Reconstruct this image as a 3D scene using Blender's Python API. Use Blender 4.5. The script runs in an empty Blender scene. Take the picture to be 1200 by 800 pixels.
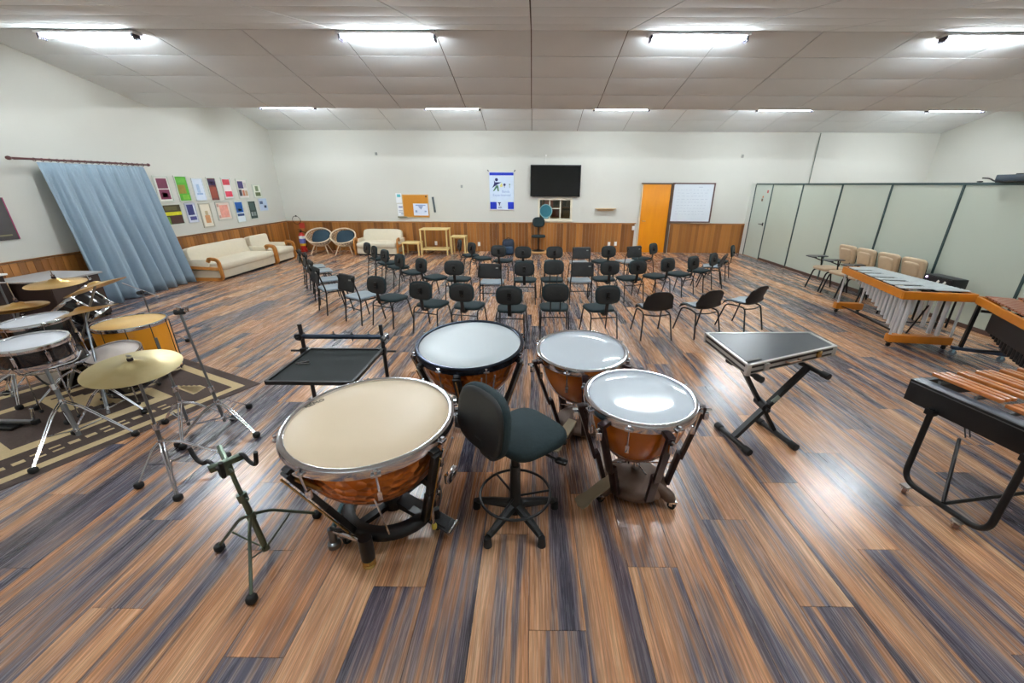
import bpy, bmesh, math, random
from mathutils import Vector, Matrix, Euler

random.seed(7)
C = bpy.context.scene.collection
SC = bpy.context.scene
R = math.radians
PI = math.pi

# ------------------------------------------------------------------ camera
cam_d = bpy.data.cameras.new('camera')
cam_d.sensor_width = 36.0
cam_d.lens = 14.107
cam_d.shift_x = -0.01651
cam_d.shift_y = 0.0
cam_d.clip_start = 0.05
cam = bpy.data.objects.new('camera', cam_d)
C.objects.link(cam)
pitch, yaw, roll = 0.37322, -0.00638, 0.00602
Fv = Vector((math.sin(yaw)*math.cos(pitch), math.cos(yaw)*math.cos(pitch), -math.sin(pitch)))
R0 = Vector((math.cos(yaw), -math.sin(yaw), 0))
U0 = R0.cross(Fv)
Rv = R0*math.cos(roll) + U0*math.sin(roll)
Uv = Rv.cross(Fv)
cam.matrix_world = Matrix(((Rv.x, Uv.x, -Fv.x, 0), (Rv.y, Uv.y, -Fv.y, 0), (Rv.z, Uv.z, -Fv.z, 1.95), (0, 0, 0, 1)))
SC.camera = cam

# ------------------------------------------------------------------ world, exposure
wd = bpy.data.worlds.new('world'); SC.world = wd
wd.use_nodes = True
wd.node_tree.nodes['Background'].inputs[0].default_value = (0.9, 0.95, 1.0, 1)
wd.node_tree.nodes['Background'].inputs[1].default_value = 0.3
SC.view_settings.view_transform = 'Standard'
SC.view_settings.look = 'None'
SC.view_settings.gamma = 1.0
SC.view_settings.exposure = 1.55
SC.view_settings.use_curve_mapping = False
SC.cycles.use_denoising = True
SC.cycles.max_bounces = 10
SC.cycles.diffuse_bounces = 6
SC.cycles.sample_clamp_indirect = 6.0
TUBE_STRENGTH = 70.0

# ------------------------------------------------------------------ materials
def lin(c):
    return tuple(((v/255)/12.92 if v/255 <= 0.04045 else ((v/255+0.055)/1.055)**2.4) for v in c)

MATS = {}
def mat(name, col, rough=0.5, metal=0.0, var=0.08, scale=6.0, bump=0.0, coat=0.0, spec=0.5, emit=0.0):
    if name in MATS: return MATS[name]
    m = bpy.data.materials.new(name); MATS[name] = m
    m.use_nodes = True
    nt = m.node_tree; b = nt.nodes['Principled BSDF']
    b.inputs['Roughness'].default_value = rough
    b.inputs['Metallic'].default_value = metal
    b.inputs['Specular IOR Level'].default_value = spec
    b.inputs['Coat Weight'].default_value = coat
    c = lin(col)
    tc = nt.nodes.new('ShaderNodeTexCoord')
    no = nt.nodes.new('ShaderNodeTexNoise'); no.inputs['Scale'].default_value = scale; no.inputs['Detail'].default_value = 3
    nt.links.new(tc.outputs['Object'], no.inputs['Vector'])
    mx = nt.nodes.new('ShaderNodeMix'); mx.data_type = 'RGBA'
    mx.inputs[6].default_value = (*[v*(1-var) for v in c], 1)
    mx.inputs[7].default_value = (*[min(1, v*(1+var)) for v in c], 1)
    nt.links.new(no.outputs['Fac'], mx.inputs[0])
    nt.links.new(mx.outputs[2], b.inputs['Base Color'])
    if emit:
        nt.links.new(mx.outputs[2], b.inputs['Emission Color']); b.inputs['Emission Strength'].default_value = emit
    if bump:
        bp = nt.nodes.new('ShaderNodeBump'); bp.inputs['Strength'].default_value = bump; bp.inputs['Distance'].default_value = 0.01
        nt.links.new(no.outputs['Fac'], bp.inputs['Height']); nt.links.new(bp.outputs['Normal'], b.inputs['Normal'])
    return m

def nodes_of(name):
    m = bpy.data.materials.new(name); m.use_nodes = True; MATS[name] = m
    nt = m.node_tree
    def N(t, **kw):
        n = nt.nodes.new(t)
        for k, v in kw.items(): setattr(n, k, v)
        return n
    def L(a, b): nt.links.new(a, b)
    return m, nt, nt.nodes['Principled BSDF'], N, L

def math_node(N, L, op, a, b=None, c=None):
    n = N('ShaderNodeMath', operation=op)
    for i, v in enumerate((a, b, c)):
        if v is None: continue
        if isinstance(v, (int, float)): n.inputs[i].default_value = v
        else: L(v, n.inputs[i])
    return n.outputs[0]

PW, PL = 0.27, 1.45     # plank width and length
def frac(v): return v - math.floor(v)
def plank_off(i): return frac(i*0.3819 + 0.13)*PL

def floor_material():
    m, nt, b, N, L = nodes_of('laminate_planks')
    g = N('ShaderNodeNewGeometry'); s = N('ShaderNodeSeparateXYZ'); L(g.outputs['Position'], s.inputs[0])
    x, y = s.outputs[0], s.outputs[1]
    col = math_node(N, L, 'FLOOR', math_node(N, L, 'DIVIDE', x, PW))
    off = math_node(N, L, 'MULTIPLY', math_node(N, L, 'FRACT', math_node(N, L, 'ADD', math_node(N, L, 'MULTIPLY', col, 0.3819), 0.13)), PL)
    row = math_node(N, L, 'FLOOR', math_node(N, L, 'DIVIDE', math_node(N, L, 'ADD', y, off), PL))
    cv = N('ShaderNodeCombineXYZ'); L(col, cv.inputs[0]); L(row, cv.inputs[1])
    wn = N('ShaderNodeTexWhiteNoise', noise_dimensions='3D'); L(cv.outputs[0], wn.inputs['Vector'])
    rnd = wn.outputs['Value']
    def streak(sx, sy, k, detail, rough=0.55, dist=0.0):
        v = N('ShaderNodeCombineXYZ')
        L(math_node(N, L, 'MULTIPLY', x, sx), v.inputs[0]); L(math_node(N, L, 'MULTIPLY', y, sy), v.inputs[1])
        L(math_node(N, L, 'MULTIPLY', rnd, k), v.inputs[2])
        n = N('ShaderNodeTexNoise'); n.inputs['Scale'].default_value = 1.0; n.inputs['Detail'].default_value = detail
        n.inputs['Roughness'].default_value = rough; n.inputs['Distortion'].default_value = dist
        L(v.outputs[0], n.inputs['Vector']); return n.outputs['Fac']
    big = streak(8, 0.4, 23, 3, 0.55, 0.3)
    mid = streak(34, 1.1, 31, 3, 0.6, 0.5)
    fine = streak(190, 5.0, 13, 2)
    t = math_node(N, L, 'ADD', math_node(N, L, 'MULTIPLY', big, 1.5), math_node(N, L, 'MULTIPLY', mid, 0.6))
    t = math_node(N, L, 'ADD', t, math_node(N, L, 'MULTIPLY', math_node(N, L, 'SUBTRACT', rnd, 0.5), 0.26))
    t = math_node(N, L, 'SUBTRACT', t, 0.55)
    cr = N('ShaderNodeValToRGB'); L(t, cr.inputs[0])
    e = cr.color_ramp.elements
    e[0].position = 0.22; e[0].color = (*lin((66, 66, 80)), 1)
    e[1].position = 0.85; e[1].color = (*lin((216, 178, 142)), 1)
    for p, c in ((0.35, (98, 95, 110)), (0.45, (134, 119, 115)), (0.54, (174, 131, 100)), (0.68, (204, 158, 120))):
        k = e.new(p); k.color = (*lin(c), 1)
    mx = N('ShaderNodeMix', data_type='RGBA', blend_type='MULTIPLY'); mx.inputs[0].default_value = 0.42
    L(cr.outputs[0], mx.inputs[6])
    fr = N('ShaderNodeValToRGB'); L(fine, fr.inputs[0])
    fr.color_ramp.elements[0].position = 0.30; fr.color_ramp.elements[0].color = (0.42, 0.40, 0.40, 1)
    fr.color_ramp.elements[1].position = 0.62; fr.color_ramp.elements[1].color = (1.12, 1.1, 1.08, 1)
    L(fr.outputs[0], mx.inputs[7])
    # slow drift between greyer and more orange wood, and wavy cathedral grain
    hue = streak(3.2, 0.35, 71, 2)
    hr = N('ShaderNodeMapRange'); L(hue, hr.inputs[0]); hr.inputs[1].default_value = 0.38; hr.inputs[2].default_value = 0.66
    om = N('ShaderNodeMix', data_type='RGBA', blend_type='MULTIPLY'); L(hr.outputs[0], om.inputs[0]); L(mx.outputs[2], om.inputs[6])
    om.inputs[7].default_value = (1.02, 0.84, 0.68, 1)
    wv = N('ShaderNodeCombineXYZ'); L(math_node(N, L, 'MULTIPLY', x, 1.0), wv.inputs[0]); L(math_node(N, L, 'MULTIPLY', y, 0.07), wv.inputs[1]); L(math_node(N, L, 'MULTIPLY', rnd, 9.0), wv.inputs[2])
    wt = N('ShaderNodeTexWave'); wt.inputs['Scale'].default_value = 16; wt.inputs['Distortion'].default_value = 9; wt.inputs['Detail'].default_value = 2; wt.inputs['Detail Scale'].default_value = 1.6
    L(wv.outputs[0], wt.inputs['Vector'])
    wr = N('ShaderNodeMapRange'); L(wt.outputs['Fac'], wr.inputs[0]); wr.inputs[3].default_value = 0.76; wr.inputs[4].default_value = 1.12
    wc = N('ShaderNodeCombineColor'); 
    for k in range(3): L(wr.outputs[0], wc.inputs[k])
    wm = N('ShaderNodeMix', data_type='RGBA', blend_type='MULTIPLY'); wm.inputs[0].default_value = 0.8; L(om.outputs[2], wm.inputs[6]); L(wc.outputs[0], wm.inputs[7])
    L(wm.outputs[2], b.inputs['Base Color'])
    rr = N('ShaderNodeMapRange'); L(fine, rr.inputs[0]); rr.inputs[3].default_value = 0.22; rr.inputs[4].default_value = 0.32
    L(rr.outputs[0], b.inputs['Roughness'])
    b.inputs['Specular IOR Level'].default_value = 1.0
    bp = N('ShaderNodeBump'); bp.inputs['Strength'].default_value = 0.06; bp.inputs['Distance'].default_value = 0.002
    L(fine, bp.inputs['Height']); L(bp.outputs['Normal'], b.inputs['Normal'])
    return m

def board_material(name, dark, light, rough=0.4):
    m, nt, b, N, L = nodes_of(name)
    g = N('ShaderNodeNewGeometry'); oi = N('ShaderNodeObjectInfo')
    r = math_node(N, L, 'FRACT', math_node(N, L, 'ADD', g.outputs['Random Per Island'], oi.outputs['Random']))
    s = N('ShaderNodeMapping'); s.inputs['Scale'].default_value = (30, 30, 1.2); L(g.outputs['Position'], s.inputs['Vector'])
    n = N('ShaderNodeTexNoise'); n.inputs['Scale'].default_value = 1.0; n.inputs['Detail'].default_value = 3; L(s.outputs[0], n.inputs['Vector'])
    t = math_node(N, L, 'ADD', math_node(N, L, 'MULTIPLY', r, 0.75), math_node(N, L, 'MULTIPLY', n.outputs['Fac'], 0.3))
    mx = N('ShaderNodeMix', data_type='RGBA'); L(t, mx.inputs[0])
    mx.inputs[6].default_value = (*lin(dark), 1); mx.inputs[7].default_value = (*lin(light), 1)
    L(mx.outputs[2], b.inputs['Base Color']); b.inputs['Roughness'].default_value = rough
    return m

def grain_material(name, dark, light, rough=0.4, sc=(40, 40, 2), coat=0.0):
    m, nt, b, N, L = nodes_of(name)
    tc = N('ShaderNodeTexCoord')
    s = N('ShaderNodeMapping'); s.inputs['Scale'].default_value = sc; L(tc.outputs['Object'], s.inputs['Vector'])
    n = N('ShaderNodeTexNoise'); n.inputs['Scale'].default_value = 1.0; n.inputs['Detail'].default_value = 4; L(s.outputs[0], n.inputs['Vector'])
    mx = N('ShaderNodeMix', data_type='RGBA'); L(n.outputs['Fac'], mx.inputs[0])
    mx.inputs[6].default_value = (*lin(dark), 1); mx.inputs[7].default_value = (*lin(light), 1)
    L(mx.outputs[2], b.inputs['Base Color']); b.inputs['Roughness'].default_value = rough
    b.inputs['Coat Weight'].default_value = coat
    return m

def copper_material():
    m, nt, b, N, L = nodes_of('hammered_copper')
    tc = N('ShaderNodeTexCoord')
    v = N('ShaderNodeTexVoronoi'); v.inputs['Scale'].default_value = 19; L(tc.outputs['Object'], v.inputs['Vector'])
    n = N('ShaderNodeTexNoise'); n.inputs['Scale'].default_value = 5; n.inputs['Detail'].default_value = 4; L(tc.outputs['Object'], n.inputs['Vector'])
    mx = N('ShaderNodeMix', data_type='RGBA'); L(n.outputs['Fac'], mx.inputs[0])
    mx.inputs[6].default_value = (*lin((160, 82, 24)), 1); mx.inputs[7].default_value = (*lin((222, 146, 66)), 1)
    L(mx.outputs[2], b.inputs['Base Color']); b.inputs['Metallic'].default_value = 0.9; b.inputs['Roughness'].default_value = 0.3
    bp = N('ShaderNodeBump'); bp.inputs['Strength'].default_value = 0.9; bp.inputs['Distance'].default_value = 0.02
    L(v.outputs['Distance'], bp.inputs['Height']); L(bp.outputs['Normal'], b.inputs['Normal'])
    return m

def glass_material(name, col, rough=0.02):
    m, nt, b, N, L = nodes_of(name)
    b.inputs['Base Color'].default_value = (*lin(col), 1); b.inputs['Roughness'].default_value = rough
    b.inputs['Transmission Weight'].default_value = 1.0; b.inputs['IOR'].default_value = 1.45
    return m

M_floor = floor_material()
M_wain = board_material('wainscot_wood', (98, 58, 24), (178, 118, 56), 0.38)
M_copper = copper_material()
M_wall = mat('cream_wall_paint', (206, 206, 198), 0.7, var=0.02, scale=1.5)
M_ceil = mat('ceiling_panel_paint', (228, 233, 234), 0.8, var=0.04, scale=2.0)
M_gap = mat('dark_joint', (96, 86, 78), 0.9)
M_part = mat('pale_green_laminate', (196, 206, 192), 0.45, var=0.03, scale=1.2)
M_steel = mat('dark_green_steel', (62, 84, 84), 0.4, 0.3)
M_door = grain_material('orange_door_wood', (206, 122, 4), (234, 152, 14), 0.35, (8, 8, 1.5))
M_white = mat('white_plastic', (236, 236, 232), 0.4)
M_paper = mat('white_paper', (232, 236, 240), 0.7)
M_black = mat('black_metal', (17, 18, 20), 0.38, 0.2, var=0.2)
M_rubber = mat('black_rubber', (14, 14, 15), 0.7)
M_chrome = mat('chrome', (214, 216, 222), 0.12, 1.0, var=0.03)
M_steelg = mat('grey_steel', (130, 134, 138), 0.3, 0.9, var=0.06)
M_fabric = mat('charcoal_fabric', (34, 48, 51), 0.85, var=0.25, scale=60, bump=0.1, spec=0.3)
M_shell = mat('black_plastic_shell', (16, 19, 20), 0.5, var=0.2)
M_seatg = mat('grey_blue_laminate', (120, 138, 150), 0.3, var=0.08)
M_tube = None
# ------------------------------------------------------------------ mesh helpers
class MB:
    def __init__(self, M=None):
        self.v = []; self.f = []; self.mi = []; self.m = 0
        self.M = M or Matrix.Identity(4)
    def add(self, vs, fs):
        o = len(self.v); M = self.M
        self.v += [tuple(M @ Vector(p)) for p in vs]
        self.f += [tuple(i+o for i in f) for f in fs]; self.mi += [self.m]*len(fs)
        return self
    def box(self, c, s, rot=None, bev=0.0):
        hx, hy, hz = s[0]/2, s[1]/2, s[2]/2
        if bev <= 0:
            vs = [Vector((sx*hx, sy*hy, sz*hz)) for sz in (-1, 1) for sy in (-1, 1) for sx in (-1, 1)]
            fs = [(0, 2, 3, 1), (4, 5, 7, 6), (0, 1, 5, 4), (2, 6, 7, 3), (0, 4, 6, 2), (1, 3, 7, 5)]
        else:
            bm = bmesh.new(); bmesh.ops.create_cube(bm, size=1.0)
            for v in bm.verts: v.co = Vector((v.co.x*s[0], v.co.y*s[1], v.co.z*s[2]))
            bmesh.ops.bevel(bm, geom=bm.edges[:], offset=min(bev, min(s)*0.49), segments=2, profile=0.6, affect='EDGES')
            bm.verts.index_update(); vs = [v.co.copy() for v in bm.verts]; fs = [tuple(v.index for v in f.verts) for f in bm.faces]; bm.free()
        rm = (rot if isinstance(rot, Matrix) else Euler(rot).to_matrix()) if rot else Matrix.Identity(3)
        return self.add([rm @ p + Vector(c) for p in vs], fs)
    def beam(self, p0, p1, w, h, up=(0, 0, 1), bev=0.0):
        p0, p1 = Vector(p0), Vector(p1); d = p1-p0
        x = d.normalized(); u = Vector(up)
        if abs(x.dot(u)) > 0.98: u = Vector((1, 0, 0))
        y = u.cross(x).normalized(); z = x.cross(y)
        rm = Matrix((x, y, z)).transposed()
        return self.box((p0+p1)/2, (d.length, w, h), rm, bev)
    def tube(self, pts, r, seg=8, closed=False, caps=True):
        pts = [Vector(p) for p in pts]; n = len(pts)
        rs = r if isinstance(r, (list, tuple)) else [r]*n
        tang = []
        for i in range(n):
            a = pts[(i-1) % n] if (closed or i > 0) else pts[i]
            b = pts[(i+1) % n] if (closed or i < n-1) else pts[i]
            tang.append((b-a).normalized())
        t0 = tang[0]; u = Vector((0, 0, 1)) if abs(t0.z) < 0.9 else Vector((1, 0, 0))
        u = (u - t0*u.dot(t0)).normalized()
        vs = []; fs = []
        for i in range(n):
            t = tang[i]; u = (u - t*u.dot(t)).normalized(); w = t.cross(u)
            for k in range(seg):
                a = 2*PI*k/seg
                vs.append(pts[i] + (u*math.cos(a) + w*math.sin(a))*rs[i])
        m = n if closed else n-1
        for i in range(m):
            j = (i+1) % n
            for k in range(seg):
                l = (k+1) % seg
                fs.append((i*seg+k, i*seg+l, j*seg+l, j*seg+k))
        if caps and not closed:
            fs.append(tuple(range(seg-1, -1, -1))); fs.append(tuple((n-1)*seg+k for k in range(seg)))
        return self.add(vs, fs)
    def cyl(self, p0, p1, r, r2=None, seg=12):
        return self.tube([p0, p1], [r, r if r2 is None else r2], seg)
    def ring(self, c, rad, r, axis=(0, 0, 1), n=32, seg=6, sx=1.0):
        a = Vector(axis).normalized(); q = Vector((0, 0, 1)).rotation_difference(a).to_matrix()
        pts = [q @ Vector((rad*sx*math.cos(2*PI*i/n), rad*math.sin(2*PI*i/n), 0)) + Vector(c) for i in range(n)]
        return self.tube(pts, r, seg, closed=True)
    def lathe(self, prof, n=24, c=(0, 0, 0), axis=(0, 0, 1)):
        q = Vector((0, 0, 1)).rotation_difference(Vector(axis).normalized()).to_matrix(); c = Vector(c)
        vs = []; fs = []; rows = []
        for r, z in prof:
            if r < 1e-6: rows.append([len(vs)]); vs.append(q @ Vector((0, 0, z)) + c)
            else:
                rows.append(list(range(len(vs), len(vs)+n)))
                vs += [q @ Vector((r*math.cos(2*PI*k/n), r*math.sin(2*PI*k/n), z)) + c for k in range(n)]
        for a, b in zip(rows, rows[1:]):
            for k in range(n):
                l = (k+1) % n
                if len(a) == 1 and len(b) == 1: continue
                if len(a) == 1: fs.append((a[0], b[l], b[k]))
                elif len(b) == 1: fs.append((a[k], a[l], b[0]))
                else: fs.append((a[k], a[l], b[l], b[k]))
        return self.add(vs, fs)
    def pillow(self, c, s, e1=0.35, e2=0.35, nu=20, nv=10, rot=None, fn=None):
        # superellipsoid cushion of full size s
        def pw(v, e): return math.copysign(abs(v)**e, v)
        rm = Euler(rot).to_matrix() if rot else Matrix.Identity(3)
        vs = []; fs = []
        for j in range(nv+1):
            p = -PI/2 + PI*j/nv
            for i in range(nu):
                t = 2*PI*i/nu
                q = Vector((s[0]/2*pw(math.cos(p), e1)*pw(math.cos(t), e2), s[1]/2*pw(math.cos(p), e1)*pw(math.sin(t), e2), s[2]/2*pw(math.sin(p), e1)))
                if fn: q = fn(q)
                vs.append(rm @ q + Vector(c))
        for j in range(nv):
            for i in range(nu):
                k = (i+1) % nu
                fs.append((j*nu+i, j*nu+k, (j+1)*nu+k, (j+1)*nu+i))
        return self.add(vs, fs)
    def prism(self, pts, z0, z1, fr=None):
        # polygon in local xy extruded in z; fr: 4x4 frame
        n = len(pts); fr = fr or Matrix.Identity(4)
        area = sum(pts[i][0]*pts[(i+1) % n][1]-pts[(i+1) % n][0]*pts[i][1] for i in range(n))
        if area < 0: pts = pts[::-1]
        vs = [fr @ Vector((p[0], p[1], z0)) for p in pts] + [fr @ Vector((p[0], p[1], z1)) for p in pts]
        fs = [tuple(range(n-1, -1, -1)), tuple(range(n, 2*n))] + [(i, (i+1) % n, n+(i+1) % n, n+i) for i in range(n)]
        return self.add(vs, fs)
    def sheet(self, grid, th):
        # grid[j][i] of points -> closed sheet of thickness th (along the normals)
        nj, ni = len(grid), len(grid[0]); g = [[Vector(p) for p in r] for r in grid]
        top = []; bot = []
        for j in range(nj):
            for i in range(ni):
                du = g[j][min(i+1, ni-1)]-g[j][max(i-1, 0)]; dv = g[min(j+1, nj-1)][i]-g[max(j-1, 0)][i]
                nn = du.cross(dv); nn = nn.normalized() if nn.length > 1e-9 else Vector((0, 0, 1))
                top.append(g[j][i]+nn*th/2); bot.append(g[j][i]-nn*th/2)
        N = nj*ni; fs = []
        for j in range(nj-1):
            for i in range(ni-1):
                a, b, c, d = j*ni+i, j*ni+i+1, (j+1)*ni+i+1, (j+1)*ni+i
                fs += [(a, b, c, d), (N+d, N+c, N+b, N+a)]
        for i in range(ni-1):
            fs.append((i+1, i, N+i, N+i+1)); a = (nj-1)*ni+i; fs.append((a, a+1, N+a+1, N+a))
        for j in range(nj-1):
            a = j*ni; fs.append((a, a+ni, N+a+ni, N+a)); b = j*ni+ni-1; fs.append((b+ni, b, N+b, N+b+ni))
        return self.add(top+bot, fs)
    def mesh(self, name, mats, angle=40):
        me = bpy.data.meshes.new(name); me.from_pydata(self.v, [], self.f)
        for m in (mats if isinstance(mats, (list, tuple)) else [mats]): me.materials.append(m)
        if len(me.materials) > 1: me.polygons.foreach_set('material_index', self.mi)
        me.polygons.foreach_set('use_smooth', [True]*len(me.polygons))
        me.update()
        me.set_sharp_from_angle(angle=R(angle))
        return me
    def build(self, name, mats, parent=None, angle=40, label=None):
        return link(name, self.mesh(name, mats, angle), parent, label)

def link(name, me, parent=None, label=None):
    o = bpy.data.objects.new(name, me); C.objects.link(o)
    if parent: o.parent = parent
    if label: o['label'] = label
    return o
def tag(o, label, cat, group=None):
    o['label'] = label; o['category'] = cat
    if group: o['group'] = group
    return o
def thing(name, label, cat, loc=(0, 0, 0), rotz=0.0, group=None):
    o = bpy.data.objects.new(name, None); C.objects.link(o); o.empty_display_size = 0.1
    o.location = loc; o.rotation_euler = (0, 0, rotz)
    return tag(o, label, cat, group)
def structure(o):
    o['kind'] = 'structure'; return o
def stuff(o):
    o['kind'] = 'stuff'; return o
def dup(root, loc, rotz=None, label=None):
    r = root.copy(); C.objects.link(r); r.location = loc
    if rotz is not None: r.rotation_euler = (0, 0, rotz)
    if label: r['label'] = label
    for ch in list(root.children):
        c = ch.copy(); C.objects.link(c); c.parent = r
        for g in list(ch.children):
            d = g.copy(); C.objects.link(d); d.parent = c
    return r
def lettering(txt, size, M, name, m, parent, align='CENTER', depth=0.0005):
    cu = bpy.data.curves.new('lettering', 'FONT'); cu.body = txt; cu.size = size; cu.align_x = align; cu.align_y = 'CENTER'
    cu.extrude = depth; cu.resolution_u = 2
    o = bpy.data.objects.new('lettering_source', cu); C.objects.link(o)
    dg = bpy.context.evaluated_depsgraph_get(); me = bpy.data.meshes.new_from_object(o.evaluated_get(dg))
    bpy.data.objects.remove(o); bpy.data.curves.remove(cu)
    me.transform(M); me.materials.clear(); me.materials.append(m)
    return link(name, me, parent)
def arc(c, r, a0, a1, n, plane='xy'):
    out = []
    for i in range(n+1):
        a = a0+(a1-a0)*i/n; p, q = r*math.cos(a), r*math.sin(a)
        out.append({'xy': (c[0]+p, c[1]+q, c[2]), 'xz': (c[0]+p, c[1], c[2]+q), 'yz': (c[0], c[1]+p, c[2]+q)}[plane])
    return out
def fillet(pts, r, n=5):
    # polyline with rounded corners
    pts = [Vector(p) for p in pts]; out = [pts[0]]
    for a, b, c in zip(pts, pts[1:], pts[2:]):
        d0 = (a-b); d1 = (c-b); k = min(r, d0.length*0.49, d1.length*0.49)
        p0 = b+d0.normalized()*k; p1 = b+d1.normalized()*k
        for i in range(n+1):
            t = i/n; out.append(p0*(1-t)**2 + b*2*t*(1-t) + p1*t*t)
    out.append(pts[-1]); return out
def T(x, y, z): return Matrix.Translation((x, y, z))
def S(k): return Matrix.Diagonal((k, k, k, 1))
def RZ(a): return Matrix.Rotation(a, 4, 'Z')
def RX(a): return Matrix.Rotation(a, 4, 'X')
def RY(a): return Matrix.Rotation(a, 4, 'Y')
# ------------------------------------------------------------------ room shell
XL, XR, XP, YB, YF = -7.5, 11.41, 6.42, 12.66, -2.5
ZP, ZW = 2.01, 0.875
PROF = [(YF, 3.569), (-1.23, 3.311), (1.306, 3.826), (3.843, 3.311), (6.38, 3.826), (8.917, 3.311), (10.5, 3.88), (YB, 3.345)]

# floor: the planks stand 2 mm proud of a dark subfloor
b = MB(); b.box(((XL+XR)/2, (YB+YF)/2, -0.057), (XR-XL, YB-YF, 0.1))
floor = structure(b.build('floor', M_gap))
cells = []
for i in range(math.floor(XL/PW), math.ceil(XR/PW)):
    off = plank_off(i)
    for j in range(math.floor((YF+off)/PL), math.ceil((YB+off)/PL)):
        x0, x1 = max(XL, i*PW), min(XR, (i+1)*PW)
        y0, y1 = max(YF, j*PL-off), min(YB, (j+1)*PL-off)
        if x1-x0 > 0.01 and y1-y0 > 0.01: cells.append((x0, x1, y0, y1))
def in_view(x, y):
    d = Vector((x, y, -1.95)); k = d.dot(Fv)
    if k < 0.3: return False
    u, v = 619.8+470.24*d.dot(Rv)/k, 399.8-470.24*d.dot(Uv)/k
    return -40 < u < 1240 and v < 830
def rank(c):
    xm, ym = (c[0]+c[1])/2, (c[2]+c[3])/2
    return math.hypot(xm, ym) + (0 if any(in_view(xm, y) for y in (c[2], ym, c[3])) and xm < XP else 100)
cells.sort(key=rank)
GAP = 0.0011
rest = MB(); shared = {}
for n, (x0, x1, y0, y1) in enumerate(cells):
    sx, sy = round(x1-x0-2*GAP, 4), round(y1-y0-2*GAP, 4)
    if n < 296:
        key = (sx, sy)
        if key not in shared:
            shared[key] = MB().box((0, 0, -0.0035), (sx, sy, 0.007)).mesh('plank', M_floor)
        o = link('plank', shared[key], floor); o.location = ((x0+x1)/2, (y0+y1)/2, 0)
    else:
        rest.box(((x0+x1)/2, (y0+y1)/2, -0.0035), (sx, sy, 0.007))
stuff(rest.build('far_planks', M_floor, floor))

# ceiling: a folded backing sheet with proud panels
b = MB()
for (y0, z0), (y1, z1) in zip(PROF, PROF[1:]):
    L_ = math.hypot(y1-y0, z1-z0); a = math.atan2(z1-z0, y1-y0)
    b.box(((XL+XR)/2, (y0+y1)/2, (z0+z1)/2+0.045), (XR-XL+0.3, L_+0.02, 0.06), (a, 0, 0))
ceiling = structure(b.build('ceiling', M_gap))
CW, C0 = 1.272, -0.035
panels = {}
hid = MB()
for s_, ((y0, z0), (y1, z1)) in enumerate(zip(PROF, PROF[1:])):
    L_ = math.hypot(y1-y0, z1-z0); a = math.atan2(z1-z0, y1-y0)
    rows = {0: 2, 6: 3, 5: 3}.get(s_, 4)
    for r_ in range(rows):
        t = (r_+0.5)/rows; yc, zc = y0+(y1-y0)*t, z0+(z1-z0)*t
        n0 = math.floor((XL-C0)/CW)
        for n in range(n0, n0+17):
            xa, xb = max(XL, C0+n*CW), min(XR, C0+(n+1)*CW)
            if xb-xa < 0.03: continue
            sx, sy = round(xb-xa-0.014, 4), round(L_/rows-0.012, 4)
            nv = Vector((0, -math.sin(a), math.cos(a)))
            c = Vector(((xa+xb)/2, yc, zc)) + nv*0.006
            if s_ in (3, 4, 6):
                key = (sx, sy)
                if key not in panels:
                    m_ = MB()
                    nx, ny = 4, 3           # each panel sags slightly in the middle
                    grid = [[(-sx/2+sx*i/nx, -sy/2+sy*j/ny, -0.012*math.sin(PI*i/nx)*math.sin(PI*j/ny)) for i in range(nx+1)] for j in range(ny+1)]
                    m_.sheet(grid, 0.012); panels[key] = m_.mesh('ceiling_panel', M_ceil)
                o = link('ceiling_panel', panels[key], ceiling); o.location = c; o.rotation_euler = (a, 0, 0)
            else:
                hid.box(c, (sx, sy, 0.012), (a, 0, 0))
stuff(hid.build('panels_overhead', M_ceil, ceiling))

# walls
WT = 0.15
def profile_wall(name, x0, x1):
    pts = [(YF, -0.1)] + PROF + [(YB, -0.1)]
    pts = [(y, z+(0.05 if z > 0 else 0)) for y, z in pts]
    fr = Matrix(((0, 0, 1, 0), (1, 0, 0, 0), (0, 1, 0, 0), (0, 0, 0, 1)))
    return structure(MB().prism(pts, x0, x1, fr).build(name, M_wall))
wall_left = profile_wall('wall_left', XL-WT, XL)
wall_right = profile_wall('wall_right', XR, XR+WT)
WX0, WX1, WZ0, WZ1 = 0.20, 1.16, 0.965, 1.54
b = MB()
for x0, x1, z0, z1 in ((XL-WT, WX0, -0.1, 3.4), (WX1, XR+WT, -0.1, 3.4), (WX0, WX1, -0.1, WZ0), (WX0, WX1, WZ1, 3.4)):
    b.box(((x0+x1)/2, YB+WT/2, (z0+z1)/2), (x1-x0, WT, z1-z0))
wall_back = structure(b.build('wall_back', M_wall))
b = MB(); b.box(((XL+XR)/2, YF-WT/2, 1.75), (XR-XL+2*WT, WT, 3.7)); wall_front = structure(b.build('wall_front', M_wall))

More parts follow.
